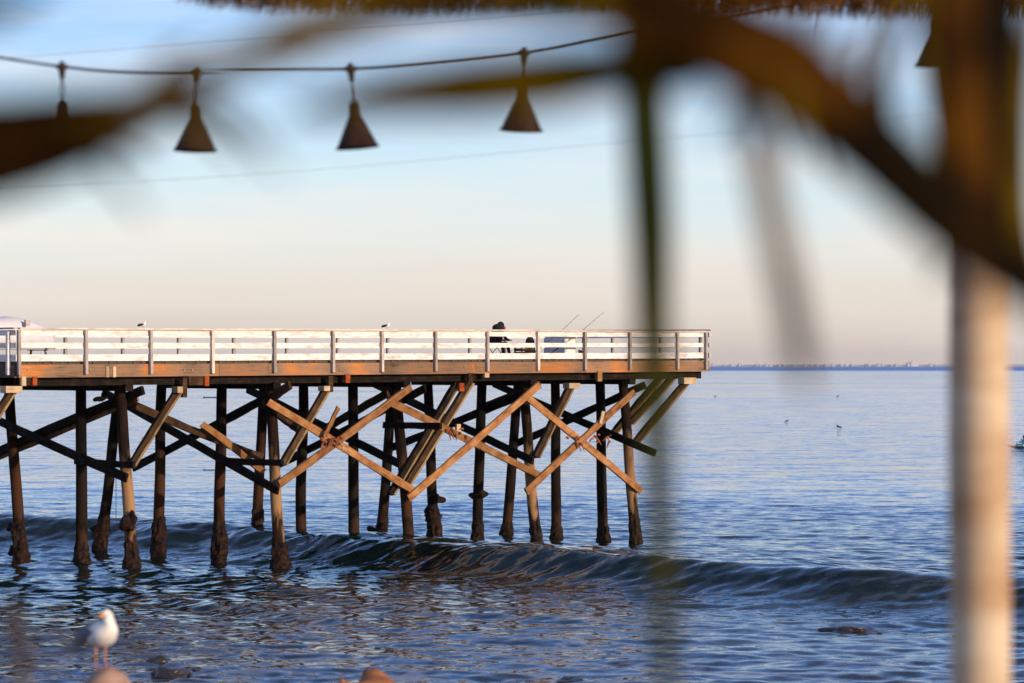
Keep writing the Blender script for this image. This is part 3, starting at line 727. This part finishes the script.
for s in (-.03, .03): m.ellipsoid(Q(.292, s, 1.35), (.012, .012, .008), 8, 6)
m.build('eyes', M_metal, face)
m = MB(); m.lathe([(.10, -.07), (.135, -.03), (.13, .03), (.09, .06)], 18, Q(.235, 0, 1.25)); m.build('scarf', M_red, per, smooth=True)
for s, f in ((.13, 0), (-.12, .09)):
    m = MB(); m.tube([Q(.40 + f, s, .05), Q(.50 + f, s, .06), Q(.62 + f, s, .04)], [.055, .055, .04], n=10); m.build('shoe', M_metal, per, smooth=True)
for s in (.13, -.12):                        # hands resting on the knees, five fingers each
    hb = Q(.50, s, .73); mb = MB(); mb.ellipsoid(hb, (.045, .045, .022), 10, 7)
    for k in range(4):
        o_ = (k - 1.5) * .02; a = hb + N_ * o_ - D_ * .03; mb.tube([a, a - D_ * .035 - UP * .005, a - D_ * (.055 + .006 * (1 - abs(k - 1.5))) - UP * .03], [.010, .009, .007], n=6)
    a = hb - N_ * (.035 * (1 if s > 0 else -1)); mb.tube([a, a - D_ * .03 - N_ * (.015 * (1 if s > 0 else -1)) - UP * .01], [.012, .009], n=6)
    mb.build('hand', M_skin, per, smooth=True)

# overturned pale skiff behind the railing at the left
M_hull = simple('pale_hull_paint', (.62, .60, .62), (.56, .53, .55), scale=2, rough=.5, bump=.03)
hu, hv = uv_of(PV(14, 350, 3.6)); sk = empty('skiff', W(hu, hv, zdeck(hu)), 'pale boat with rounded top behind the railing at the left end of the pier', 'boat')
rows = []
for i in range(17):
    f = i / 16; s = -2.2 + 3.7 * f
    hh = 1.26 + .17 * math.sin(min(1, f * 1.15) * math.pi * .62) ** .7 if f < .5 else 1.44 - .46 * ((f - .5) / .5) ** 1.6
    wdt = .75 * (1 - max(0, (f - .45) / .55) ** 2.2 * .9)
    rows.append([W(hu - s, hv + wdt * a, zdeck(hu) + .38 + (hh - .38) * b) for a, b in ((-1, 0), (-1, .45), (-.9, .8), (-.5, .97), (0, 1), (.5, .97), (.9, .8), (1, .45), (1, 0))])
m = MB(); m.rings(rows); m.build('hull', M_hull, sk, smooth=True)
a = PV(27, 320, hv - .80); b = PV(27, 326, hv - .80); m = MB(); m.beam(a, b, .10, .14, N_); m.build('vent', M_post, sk)
for s in (-1.1, .9):
    m = MB()
    for w_ in (-.5, .5): m.tube([W(hu - s, hv + w_, zdeck(hu)), W(hu - s, hv + w_ * .8, zdeck(hu) + .42)], .04, n=6)
    m.tube([W(hu - s, hv - .6, zdeck(hu) + .40), W(hu - s, hv + .6, zdeck(hu) + .40)], .045, n=6); m.build('trestle', M_post, sk)

# ------------------------------------------------------------------ birds
M_gw = simple('gull_white', (.84, .80, .78), (.74, .70, .68), scale=25, rough=.8, bump=.1)
M_gg = simple('gull_grey', (.13, .14, .18), (.07, .08, .11), scale=25, rough=.8, bump=.1)
M_gk = simple('feather_black', (.012, .012, .014), (.02, .02, .022), scale=25, rough=.7, bump=.1)
M_sb = simple('wet_black_feather', (.004, .004, .005), (.008, .008, .009), scale=25, bump=.1, spec=.05)
M_beak = simple('beak_yellow', (.72, .30, .03), (.62, .24, .02), bump=0, rough=.4)
M_leg = simple('gull_leg_pink', (.55, .24, .17), (.45, .18, .12), bump=0, rough=.5)
def bird(name, loc, heading, size, label, cat, mbody, mwing, mbeak, group=None, upright=0.0, legs=True, turn=0.0, fat=1.0):
    loc = Vector(loc); rt = empty(name, loc, label, cat, group)
    h = Vector((math.cos(heading), math.sin(heading), 0)); sd_ = Vector((-h.y, h.x, 0))
    def T(x, y, z): return loc + (h * x + sd_ * y + UP * z) * size
    sp = [(-.20, .175, .012, .008), (-.15, .19, .04, .026), (-.09, .205, .07, .052), (-.02, .225, .088, .074), (.045, .25, .088, .085), (.085, .285, .070, .074), (.103, .322, .047, .052),
          (.112, .35, .036, .041), (.122, .376, .037, .039), (.136, .388, .032, .032), (.150, .384, .022, .023), (.160, .380, .011, .012)]
    if upright:
        sp = [(x * (1 - .45 * upright), z + max(0, -x) * 0 + x * .25 * upright, a, b) for x, z, a, b in sp]
    T0 = T
    sp = [(x, z, a * (fat if z < .30 else 1), b * (fat if z < .26 else 1)) for x, z, a, b in sp]
    def T(x, y, z):
        if turn and z > .318 and x > .06:
            k = min(1, (z - .318) / .03) * turn; cx = .105; dx, dy = x - cx, y
            x, y = cx + dx * math.cos(k) - dy * math.sin(k), dx * math.sin(k) + dy * math.cos(k)
        return T0(x, y, z)
    rows = []
    for i, (x, z, a, b) in enumerate(sp):
        x0, z0 = sp[max(0, i - 1)][:2]; x1, z1 = sp[min(len(sp) - 1, i + 1)][:2]
        t = Vector((x1 - x0, z1 - z0)).normalized(); nx, nz_ = -t.y, t.x
        rows.append([T(x + nx * b * math.sin(q), a * math.cos(q), z + nz_ * b * math.sin(q)) for q in [2 * math.pi * k / 16 for k in range(16)]])
    m = MB(); m.rings(rows); body = m.build('body', mbody, rt, smooth=True)
    for s in (-1, 1):
        m = MB(); rr = []
        for i in range(9):
            f = i / 8; x = .055 - .34 * f; y = s * (.082 * (1 + (fat - 1) * 1.3) - .055 * f ** 1.6); z = .262 - .085 * f; hgt = .062 * math.sin(math.pi * min(1, .16 + .84 * (1 - f) ** .8)) + .006
            if f > .9: hgt = .006
            rr.append([T(x, y + s * .016 * math.cos(q), z + hgt * math.sin(q)) for q in [2 * math.pi * k / 10 for k in range(10)]])
        m.rings(rr); m.build('wing', mwing, rt, smooth=True)
    x, z = sp[-2][0], sp[-2][1]
    m = MB(); m.tube([T(x, 0, z - .001), T(x + .035, 0, z - .006), T(x + .058, 0, z - .018)], [.014 * size, .011 * size, .003 * size], n=8); m.build('beak', mbeak, rt, smooth=True)
    x, z = sp[-4][0], sp[-4][1]
    for s in (-1, 1):
        m = MB(); m.ellipsoid(T(x + .014, s * .033, z + .010), (.0055 * size,) * 3, 8, 6); m.build('eye', M_metal, rt, smooth=True)
    if legs:
        for s in (-1, 1):
            m = MB(); m.tube([T(.0, s * .038, .18), T(-.012, s * .038, .09), T(.0, s * .038, .008)], [.013 * size, .0075 * size, .0065 * size], n=8); lg = m.build('leg', M_leg if mbody is not M_gk else M_gk, rt, smooth=True)
            m = MB()
            for a in (-.45, 0, .45): m.tube([T(0, s * .038, .006), T(.055 * math.cos(a), s * .038 + .055 * math.sin(a), .004)], [.006 * size, .004 * size], n=6)
            b0 = len(m.v); m.v += [T(0, s * .038, .007), T(.05 * math.cos(-.45), s * .038 + .05 * math.sin(-.45), .005), T(.05, s * .038, .005), T(.05 * math.cos(.45), s * .038 + .05 * math.sin(.45), .005)]
            m.face([b0, b0 + 1, b0 + 2]); m.face([b0, b0 + 2, b0 + 3]); m.build('foot', M_leg if mbody is not M_gk else M_gk, lg)
    return rt
gfoot = PY(101, 668.5, 20)
bird('gull', gfoot, R(-52), 1.02, 'white gull with grey wings and orange beak standing on the round boulder', 'gull', M_gw, M_gg, M_beak, turn=R(-72), fat=1.12)
def railtop(px):
    p = PV(px, 330, -.09); u = uv_of(p)[0]; p.z = zdeck(u) + RH - .01; return p
bird('gull', railtop(143), R(28), .64, 'small gull facing right on the pier rail near its left end', 'gull', M_gw, M_gk, M_beak, 'gulls perched on the pier rail')
bird('gull', railtop(387), R(5), .68, 'small dark backed gull facing right on the middle of the pier rail', 'gull', M_gw, M_gk, M_beak, 'gulls perched on the pier rail')
pb = PU(103, 405.5, b2 - .24); bird('cormorant', pb + Vector((0, 0, -.03)), R(20), 1.15, 'black seabird perched on the dark diagonal brace under the pier at the left', 'bird', M_sb, M_sb, M_sb, upright=.9)
for i, (x, y, s, lb) in enumerate(((787, 422, .8, 'dark seabird floating far out, lower left of the pair right of the pier'), (838.5, 428.5, 1.0, 'dark seabird floating on the water nearest the pale post'),
                             (838, 397, .7, 'tiny dark seabird floating near the horizon above another one'), (715, 397, .6, 'tiny dark seabird floating just right of the end of the pier'))):
    D = CAMZ / ((y - HZ) / F); p = PY(x, y, D); p.z = -.10
    bird('seabird', p, R(180 if i % 2 else 0), s * (1.2 if D < 450 else 1.9), lb, 'seabird', M_sb, M_sb, M_sb, 'seabirds floating on the open water', legs=False)

# ------------------------------------------------------------------ paddler at the right edge
D = CAMZ / ((448.5 - HZ) / F); kx = PY(1030, 448.5, D); kx.z = .0
pad = empty('kayak', kx, 'dark kayak with a red tip out on the water at the right edge', 'kayak')
M_kay = simple('kayak_dark', (.02, .03, .05), (.01, .015, .03), rough=.4, bump=0); M_kred = simple('kayak_red', (.6, .07, .03), (.5, .05, .02), rough=.4, bump=0)
def hull_ring(x):
    f = abs(x) / 1.75; wd = .33 * max(.03, 1 - f ** 2.2); rise = .14 * f ** 2
    return [kx + Vector((x, wd * math.cos(q), .06 + rise + .13 * (1 - .4 * f) * math.sin(q))) for q in [2 * math.pi * k / 12 for k in range(12)]]
m = MB(); m.rings([hull_ring(-1.5 + 3.2 * i / 16) for i in range(17)]); m.build('hull', M_kay, pad, smooth=True)
m = MB(); m.rings([hull_ring(-1.75 + .25 * i / 4) for i in range(5)]); m.build('bow_tip', M_kred, pad, smooth=True)
M_teal = simple('teal_wetsuit', (.02, .22, .30), (.01, .14, .2), rough=.7)
kp = kx + Vector((-.42, 0, .14)); pp = empty('person', kp, 'person in a teal top sitting in the dark kayak at the right edge', 'person')
K = lambda x, y, z: kp + Vector((x, y, z))
bvv = [K(0, 0, .1), K(-.02, 0, .3), K(-.05, 0, .5), K(-.06, 0, .6), K(-.07, 0, .70), K(-.08, 0, .78), K(-.4, .1, .18), K(-.75, .1, .08), K(-.4, -.1, .18), K(-.75, -.1, .08),
       K(-.06, .18, .52), K(-.2, .28, .33), K(-.42, .22, .38), K(-.06, -.18, .52), K(-.2, -.28, .33), K(-.42, -.22, .42)]
skin_body('body', bvv, [(0, 1), (1, 2), (2, 3), (3, 4), (4, 5), (0, 6), (6, 7), (0, 8), (8, 9), (2, 10), (10, 11), (11, 12), (2, 13), (13, 14), (14, 15)],
          [.14, .13, .14, .055, .09, .08, .08, .05, .08, .05, .07, .05, .035, .07, .05, .035], M_teal, pp, kp)
m = MB(); m.ellipsoid(K(-.06, 0, .80), (.095, .09, .11), 14, 9); m.build('hair', M_gk, pp, smooth=True)
m = MB(); m.ellipsoid(K(-.115, 0, .77), (.05, .06, .08), 12, 8); m.build('face', M_skin, pp, smooth=True)
pdl = empty('paddle', K(-.42, 0, .4), 'thin dark paddle held across the kayak at the right edge', 'paddle')
m = MB(); m.tube([K(-.42, -.95, .55), K(-.42, .95, .25)], .015, n=6); m.build('shaft', M_metal, pdl)
for s, z in ((-1, .58), (1, .22)):
    m = MB(); m.ellipsoid(K(-.42, s * 1.12, z), (.02, .22, .09), 10, 7); m.build('blade', M_metal, pdl, smooth=True)

# ------------------------------------------------------------------ rocks
def rock(name, c, r, m, label, cat, seed, sub=4, rough=.35, group=None):
    bm = bmesh.new(); bmesh.ops.create_icosphere(bm, subdivisions=sub, radius=1)
    for v in bm.verts:
        d = noise.noise(v.co * 1.3 + Vector((seed, 0, 0))) * rough + noise.noise(v.co * 4 + Vector((seed, 5, 0))) * rough * .25
        v.co = Vector((v.co.x * r[0], v.co.y * r[1], v.co.z * r[2])) * (1 + d)
    me = bpy.data.meshes.new(name); bm.to_mesh(me); bm.free(); me.materials.append(m)
    me.polygons.foreach_set('use_smooth', [True] * len(me.polygons))
    o = bpy.data.objects.new(name, me); COL.objects.link(o); o.location = c; tag(o, label, cat, group); return o
M_boul = simple('sandstone_boulder', (.42, .26, .19), (.25, .15, .11), scale=9, bump=.5, detail=8)
M_wet = simple('wet_dark_rock', (.035, .026, .022), (.012, .010, .010), scale=5, bump=.8, rough=.35, spec=.5)
M_orange = simple('orange_rock', (.45, .17, .06), (.18, .07, .03), scale=5, bump=.6)
top = PY(104, 669.8, 20); b_ = rock('boulder', (top.x + .02, 20, 0), (.26, .30, .42), M_boul, 'smooth round tan boulder under the gull at the bottom left', 'boulder', 3, rough=.06)
b_.location.z = gfoot.z - max(v.co.z for v in b_.data.vertices) + .006
for i, (x, y, wpx, hh, lb) in enumerate(((158, 664, 22, .16, 'dark wet rock breaking the water right of the gull, the upper of two'), (170, 674.5, 40, .15, 'dark wet rock breaking the water right of the gull, the lower and wider of two'),
                                (850, 631, 54, .15, 'long flat dark rock awash in the water left of the pale post'), (975, 638, 40, .10, 'faint dark rock awash just behind the pale post'),
                                (196, 670, 12, .06, 'smallest dark rock beside the pair right of the gull'), (572, 683, 30, .14, 'dark rock cut by the bottom edge near the middle'))):
    D = CAMZ / ((y - HZ) / F); p = PY(x, y, D); r = wpx / 2 / F * D
    rock('rock', (p.x, p.y, 0.0 if i != 5 else -.02), (r, r * 1.1, hh), M_wet, lb, 'rock', 11 + i, 4, .5)
p = PY(368, 684, 26); rock('rock', (p.x, 26, p.z - .18), (.26, .25, .27), M_orange, 'blurred orange brown rock at the bottom edge left of centre', 'rock', 31, 4, .5)
p = PY(345, 690, 25); rock('rock', (p.x, 25, p.z - .14), (.10, .15, .22), M_orange, 'small orange rock tip left of the bigger orange rock at the bottom edge', 'rock', 35, 4, .5)
# boulders down the bank hold these up (outside the frame)
rs_ = random.Random(3)
for i, (x, y, z) in enumerate(((-2.9, 20.2, 3.72), (-1.25, 26.1, 2.75), (-1.6, 25.1, 2.9))):
    rock('boulder', (x, y, z), (.55, .5, .35 if i == 0 else .5), M_boul, ['wide boulder under the round boulder, below the frame', 'boulder under the orange rock, below the frame', 'boulder under the small orange rock, below the frame'][i], 'boulder', 50 + i, 4, .3)

# ------------------------------------------------------------------ string lights, 18 m away
DL = 18.0
def smoothpts(pts, n=6):
    out = []
    P = [pts[0]] + pts + [pts[-1]]
    for i in range(1, len(P) - 2):
        for k in range(n):
            t = k / n; a, b, c, d = P[i - 1], P[i], P[i + 1], P[i + 2]
            out.append(.5 * ((2 * b) + (c - a) * t + (2 * a - 5 * b + 4 * c - d) * t * t + (3 * b - a - 3 * c + d) * t * t * t))
    out.append(P[-2]); return out
wp = [(-120, 34), (-50, 48), (0, 57.5), (62, 66.5), (120, 71.5), (197, 71.5), (270, 70.5), (350, 68.5), (430, 62), (524, 51.5), (600, 38), (660, 26), (740, 13), (830, -2), (932, -16), (1080, -34)]
wpts = smoothpts([PY(x, y, DL) for x, y in wp])
m = MB(); m.tube(wpts, .0085, n=8); wr = m.build('string_light_wire', M_wire); tag(wr, 'sagging dark wire that carries the row of hanging lamp shades', 'wire')
lp = empty('hanging_lamp', (0, 0, 0), 'x', 'lamp', 'shaded lamps hanging from the wire')
# profile: z measured down from the wire
m = MB(); m.lathe([(.004, .032), (.014, .030), (.018, .014), (.040, .008), (.042, -.010), (.024, -.022), (.018, -.055), (.013, -.08), (.005, -.085)], 18); m.build('wire_connector', M_wire, lp, smooth=True)
m = MB(); m.tube([Vector((.012 * math.sin(t * math.pi), 0, -.08 - .135 * t)) for t in [i / 8 for i in range(9)]], .005, n=6); m.tube([Vector((-.012 * math.sin(t * math.pi), 0, -.08 - .135 * t)) for t in [i / 8 for i in range(9)]], .005, n=6); m.build('cord', M_wire, lp)
m = MB(); m.lathe([(.006, -.205), (.022, -.215), (.033, -.235), (.036, -.30), (.045, -.325), (.062, -.355), (.128, -.492), (.139, -.500), (.139, -.508), (.131, -.508), (.120, -.490), (.056, -.360), (.02, -.33), (.004, -.32)], 32, caps=False); m.build('lamp_shade', M_lamp, lp, smooth=True)
m = MB(); m.lathe([(.012, -.33), (.018, -.37), (.036, -.41), (.040, -.44), (.028, -.47), (.006, -.482)], 18)
def glassb(t): return nd(t, 'ShaderNodeBsdfPrincipled', {'Base Color': (.5, .45, .4, 1), 'Roughness': .15}).outputs[0]
m.build('bulb', mat('unlit_bulb', glassb), lp, smooth=True)
lamps = [(62, 66, 0, 'leftmost hanging lamp, its shade half hidden by the blurred leaf'), (197, 71, -1.5, 'second hanging lamp from the left, a clear dark cone against the sky'),
         (350.5, 68, 1, 'third hanging lamp from the left with the open brown rim showing'), (524, 51, 9, 'fourth hanging lamp, tilted, neck hidden behind an olive leaf'),
         (932, -15, -3, 'rightmost hanging lamp half hidden behind the post under the thatch')]
for i, (x, y, tilt, lb) in enumerate(lamps):
    o = lp if i == 0 else copy_tree(lp)
    o.location = PY(x, y, DL); o['label'] = lb; o.rotation_euler = (R((3, 0, -5, -3, 0)[i]), R(-tilt), R(40 * i))
# thin cables
def cable(pts, r, label, Y=22):
    m = MB(); m.tube(smoothpts([PY(x, y, Y) for x, y in pts]), r, n=6); tag(m.build('cable', M_cable), label, 'cable')
cable([(-150, 197), (0, 189.5), (300, 171), (600, 144), (800, 127), (960, 110), (1150, 88)], .0013, 'very thin pale cable crossing the sky below the lamps')
cable([(-200, 74), (60, 54), (300, 34), (480, 20), (600, 10), (720, -2), (900, -22)], .0018, 'very thin cable crossing the sky above the lamp wire')

# ------------------------------------------------------------------ thatched patio roof; its seaward eave shows along the top
shelter = empty('thatched_shelter', PY(978, 600, 7) * 1.0, 'thatched patio shelter, its straw eave along the top, on a blurred pale round post', 'shelter')
shelter.location = (PY(978, 600, 7).x, 7, 4.9)
def roofz(y): return 9.02 + (18 - y) * .42
m = MB(); b0 = 0
for (x0, x1, y0, y1) in ((-1.75, 9.0, 4.5, 18.0),):
    for th in (0, .22):
        m.v += [Vector((x0, y0, roofz(y0) + th)), Vector((x1, y0, roofz(y0) + th)), Vector((x1, y1, roofz(y1) + th)), Vector((x0, y1, roofz(y1) + th))]
    for f in ([3, 2, 1, 0], [4, 5, 6, 7], [0, 1, 5, 4], [1, 2, 6, 5], [2, 3, 7, 6], [3, 0, 4, 7]): m.face(f)
m.build('thatch_roof', simple('thatch_brown', (.12, .06, .025), (.05, .025, .01), scale=14, bump=1, stretch=(3, .4, 1)), shelter)
m = MB(); r = random.Random(12)
def strand(x, y, z, ln, lean, wd):
    a = Vector((x, y, z)); b = a + Vector((lean * .5 + r.uniform(-.02, .02), r.uniform(-.03, .03), -ln * .55)); c = b + Vector((lean * .8 + r.uniform(-.03, .03), r.uniform(-.03, .03), -ln * .45))
    b0 = len(m.v); s = Vector((wd, 0, 0)); m.v.extend([a - s, a + s, b + s * .8, b - s * .8, c]); m.face([b0, b0 + 1, b0 + 2, b0 + 3]); m.face([b0 + 3, b0 + 2, b0 + 4])
for i in range(7500):
    x = r.uniform(-2.05, 6.0); px = 512 + x * F / 18
    lo = np.interp(px, [180, 230, 330, 450, 560, 640, 700, 800, 860, 930, 1024, 1400], [-16, 1, 4, 8, 2, 5, 6, 6, 10, 11, 9, 9])
    lo += 10 + 5 * noise.noise(Vector((x * 6, 0, 0))) + 3 * noise.noise(Vector((x * 20, 3, 0)))
    tipy = lo + r.gauss(0, 2.2); tipz = CAMZ + (HZ - tipy) / F * 18
    z0 = 9.16 + r.uniform(-.05, .05); strand(x, 18 + r.uniform(-.1, .12), z0, z0 - tipz, r.uniform(-.14, .04), r.uniform(.003, .008))
m.build('thatch_fringe', M_straw, shelter)
# a few long straws
m = MB()
for px, y1 in ((240, 14), (258, 12), (412, 22), (473, 18), (505, 15), (823, 42), (868, 22), (640, 16)):
    p = PY(px, 0, 18); strand(p.x, 18, p.z + .1, .1 + y1 / 158, -.03, .006)
m.build('loose_straws', M_straw, shelter)
# post
M_palmpost = simple('pale_shadow_banded_post', (.62, .48, .33), (.34, .17, .07), scale=1.3, rough=.7, bump=.3, stretch=(1, 1, 3.2), lo=.30, hi=.62)  # mottled post; its dark bands are palm shadow put into the colour
m = MB(); pts = []; rad = []
for i in range(25):
    z = 4.85 + (roofz(7) - 4.85) * i / 24; px = 980 - 3 * max(0, (z - 6)) ; p = PY(px, 400, 7)
    pts.append((p.x + .008 * noise.noise(Vector((0, 0, z * 3))), 7, z)); rad.append(.073 + .004 * noise.noise(Vector((4, 0, z * 5))))
m.tube(pts, rad, n=20); m.build('post', M_palmpost, shelter, smooth=True)
for px, dp, x2 in ((1095, 7, 0), (1000, 5.2, 0)):
    pass
m = MB()
for x in (2.3, 8.6):
    for y in (5.2, 16.8):
        if x == 2.3: x_ = 8.2 if y > 10 else 3.2
        else: x_ = x
        m.tube([(x_, y, 3.0), (x_, y, roofz(y))], .09, n=12)
m.build('rear_posts', M_palmpost, shelter, smooth=True)

# ------------------------------------------------------------------ palm fronds very close to the lens
def blade(mb, pts, widths, Y, face=(0, -1, .2), depthvar=0):
    """a leaf blade: folded strip following pts (pixels), widths in pixels"""
    P = [PY(x, y, Y + (d[0] if d else 0)) for (x, y, *d) in pts]; P = smoothpts(P, 5)
    n = len(P); Wd = [np.interp(i / (n - 1), np.linspace(0, 1, len(widths)), widths) / F * Y for i in range(n)]
    b0 = len(mb.v); fv = Vector(face).normalized()
    for i, p in enumerate(P):
        a = (P[min(i + 1, n - 1)] - P[max(i - 1, 0)]).normalized(); s = a.cross(fv).normalized(); w_ = Wd[i] / 2
        mb.v += [p - s * w_ + fv * w_ * .35, p - fv * .001, p + s * w_ + fv * w_ * .35, p + s * w_ + fv * (w_ * .35 - .0015), p - fv * .003, p - s * w_ + fv * (w_ * .35 - .0015)]
    for i in range(n - 1):
        a = b0 + i * 6; b = a + 6
        for k in range(6):
            j = (k + 1) % 6; mb.face([a + k, a + j, b + j, b + k])
    mb.face([b0 + k for k in range(6)][::-1]); mb.face([b0 + (n - 1) * 6 + k for k in range(6)])
YF = 2.0
f1 = empty('palm_frond', PY(-60, 170, YF), 'large dark blurred palm frond sweeping in from the upper left', 'palm frond', 'palm fronds close to the lens')
def leafpart(parent, name, pts, widths, m, Y=YF, face=(0, -1, .2)):
    mb = MB(); blade(mb, pts, widths, Y, face); return mb.build(name, m, parent, smooth=True)
leafpart(f1, 'leaf_stalk', [(-160, 185), (-60, 158), (30, 130), (110, 112), (190, 96)], [76, 78, 70, 46, 12], M_leafdark)
leafpart(f1, 'leaflet', [(-100, 126), (0, 122), (90, 114), (150, 100), (215, 76), (290, 46)], [50, 50, 44, 32, 18, 4], M_leafbrown)
leafpart(f1, 'leaflet', [(20, 128), (110, 106), (200, 78), (270, 50), (340, 26), (430, 4)], [24, 30, 30, 40, 50, 30], M_leafgold)
leafpart(f1, 'leaflet', [(-100, 186), (-20, 178), (40, 168), (110, 146), (180, 118)], [60, 66, 50, 30, 4], M_leafdark)
leafpart(f1, 'leaflet', [(-90, -30), (-30, 8), (15, 4), (50, -14)], [70, 40, 24, 10], M_leafdark)
fr = random.Random(5)
for k in range(9):
    x0 = fr.uniform(-40, 260); y0 = np.interp(x0, [-60, 110, 200, 270, 430], [160, 105, 78, 50, 4]); ln = fr.uniform(70, 150); an = R(fr.uniform(-55, 35))
    leafpart(f1, 'leaflet', [(x0, y0), (x0 + ln * .5 * math.cos(an), y0 + ln * .5 * math.sin(an)), (x0 + ln * math.cos(an + .2), y0 + ln * math.sin(an + .2))], [14, 16, 3], fr.choice([M_leafgold, M_leafbrown, M_leafdark]), YF + fr.uniform(-.1, .5))
f2 = empty('palm_frond', PY(1060, 320, YF), 'thick dark blurred palm frond running diagonally down to the right across the post', 'palm frond', 'palm fronds close to the lens')
leafpart(f2, 'leaf_stalk', [(690, 50), (760, 70), (820, 104), (880, 158), (940, 216), (1000, 264), (1070, 305), (1140, 330)], [60, 86, 92, 82, 76, 68, 60, 58], M_leafdark)
leafpart(f2, 'leaflet', [(780, 60), (850, 100), (910, 165), (970, 225), (1010, 262)], [20, 34, 34, 26, 4], M_leafbrown, YF + .06)
leafpart(f2, 'leaflet', [(700, 78), (640, 74), (600, 74), (550, 82), (470, 90), (380, 98), (290, 112)], [30, 50, 56, 66, 64, 46, 8], M_leafgold)
leafpart(f2, 'leaflet', [(860, 110), (790, 66), (720, 40), (660, 14), (600, -20)], [40, 84, 96, 70, 20], M_leafbrown, YF - .04)
leafpart(f2, 'leaflet', [(740, 20), (620, 8), (500, 6), (400, 12), (330, 22)], [44, 50, 34, 26, 4], M_leafgold, YF + .3)
leafpart(f2, 'leaflet', [(650, 30), (643, 90), (646, 160), (650, 240), (652, 330), (656, 430), (660, 540), (664, 640), (668, 730)], [46, 46, 46, 44, 38, 30, 26, 23, 16], M_leafgreen, YF + .8, (.15, -1, 0))
leafpart(f2, 'leaflet', [(740, 90), (756, 150), (770, 215), (784, 280), (798, 350), (808, 400)], [20, 34, 34, 32, 28, 2], M_leafgrey, YF + .1, (.3, -1, 0))
leafpart(f2, 'leaflet', [(905, 190), (885, 140), (880, 80), (892, 30), (910, -20)], [20, 26, 26, 22, 12], M_leafgold, YF + .5, (.3, -1, 0))
leafpart(f2, 'leaflet', [(640, 100), (636, 50), (640, 0), (650, -40)], [34, 56, 56, 40], M_leafbrown, YF + .25, (.3, -1, 0))
leafpart(f2, 'leaflet', [(1040, 300), (1022, 230), (1020, 140), (1026, 60), (1040, -20)], [26, 28, 26, 22, 16], M_leafgold, YF + .6, (.3, -1, 0))
leafpart(f2, 'leaflet', [(985, 262), (970, 190), (958, 110), (952, 40), (955, -30)], [30, 46, 54, 54, 50], M_leafbrown, YF + .9, (.3, -1, 0))
leafpart(f2, 'leaflet', [(962, 230), (948, 150), (937, 70), (928, -30)], [22, 34, 36, 34], M_leafgold, YF + 1.1, (.3, -1, 0))
leafpart(f2, 'leaflet', [(996, 262), (998, 170), (994, 90), (990, -30)], [24, 44, 52, 50], M_leafdark, YF + 1.1, (.3, -1, 0))
for k in range(12):
    x0 = fr.uniform(620, 960); y0 = np.interp(x0, [600, 700, 820, 880, 940, 1000], [40, 50, 104, 158, 216, 264]); ln = fr.uniform(60, 130); an = R(fr.choice([-1, 1]) * fr.uniform(40, 110))
    leafpart(f2, 'leaflet', [(x0, y0), (x0 + ln * .5 * math.cos(an), y0 + ln * .5 * math.sin(an)), (x0 + ln * math.cos(an + .2), y0 + ln * math.sin(an + .2))], [14, 15, 3], fr.choice([M_leafgold, M_leafgold, M_leafbrown]), YF + fr.uniform(-.1, .7))
# dry twigs in front of the gull
M_twig = simple('dry_twig', (.045, .035, .03), (.025, .02, .018), scale=20)
def PT(x, y): return PY(x, y, 4.2)
tw = MB(); 
for ch, r0 in (([(-60, 636), (20, 634), (60, 640), (85, 654), (112, 644), (140, 652), (165, 672), (200, 700)], .0045), ([(24, 720), (20, 670), (17, 630), (10, 600)], .011), ([(85, 654), (60, 625), (45, 610)], .003), ([(112, 644), (150, 640), (200, 655), (245, 640)], .003),
               ([(-20, 660), (24, 655), (60, 680)], .004)):
    tw.tube(smoothpts([PT(x, y) for x, y in ch]), r0, n=6)
tag(tw.build('dry_twig', M_twig), 'thin blurred dry twig crossing in front of the gull at the bottom left', 'twig')

# ------------------------------------------------------------------ sea haze
mb = MB(); mb.beam((0, -80, 44), (0, 18500, 44), 17000, 96, (1, 0, 0))
def hazeb(t): return nd(t, 'ShaderNodeVolumePrincipled', {'Color': (.78, .75, .76, 1), 'Density': 3e-5, 'Anisotropy': 0.0}).outputs[0]
hz = mb.build('haze', M_white); hz.data.materials.clear()
hm = bpy.data.materials.new('haze'); hm.use_nodes = True; ht = hm.node_tree; ht.nodes.clear()
ht.links.new(hazeb(ht), ht.nodes.new('ShaderNodeOutputMaterial').inputs['Volume']); hz.data.materials.append(hm); tag(hz, kind='stuff')
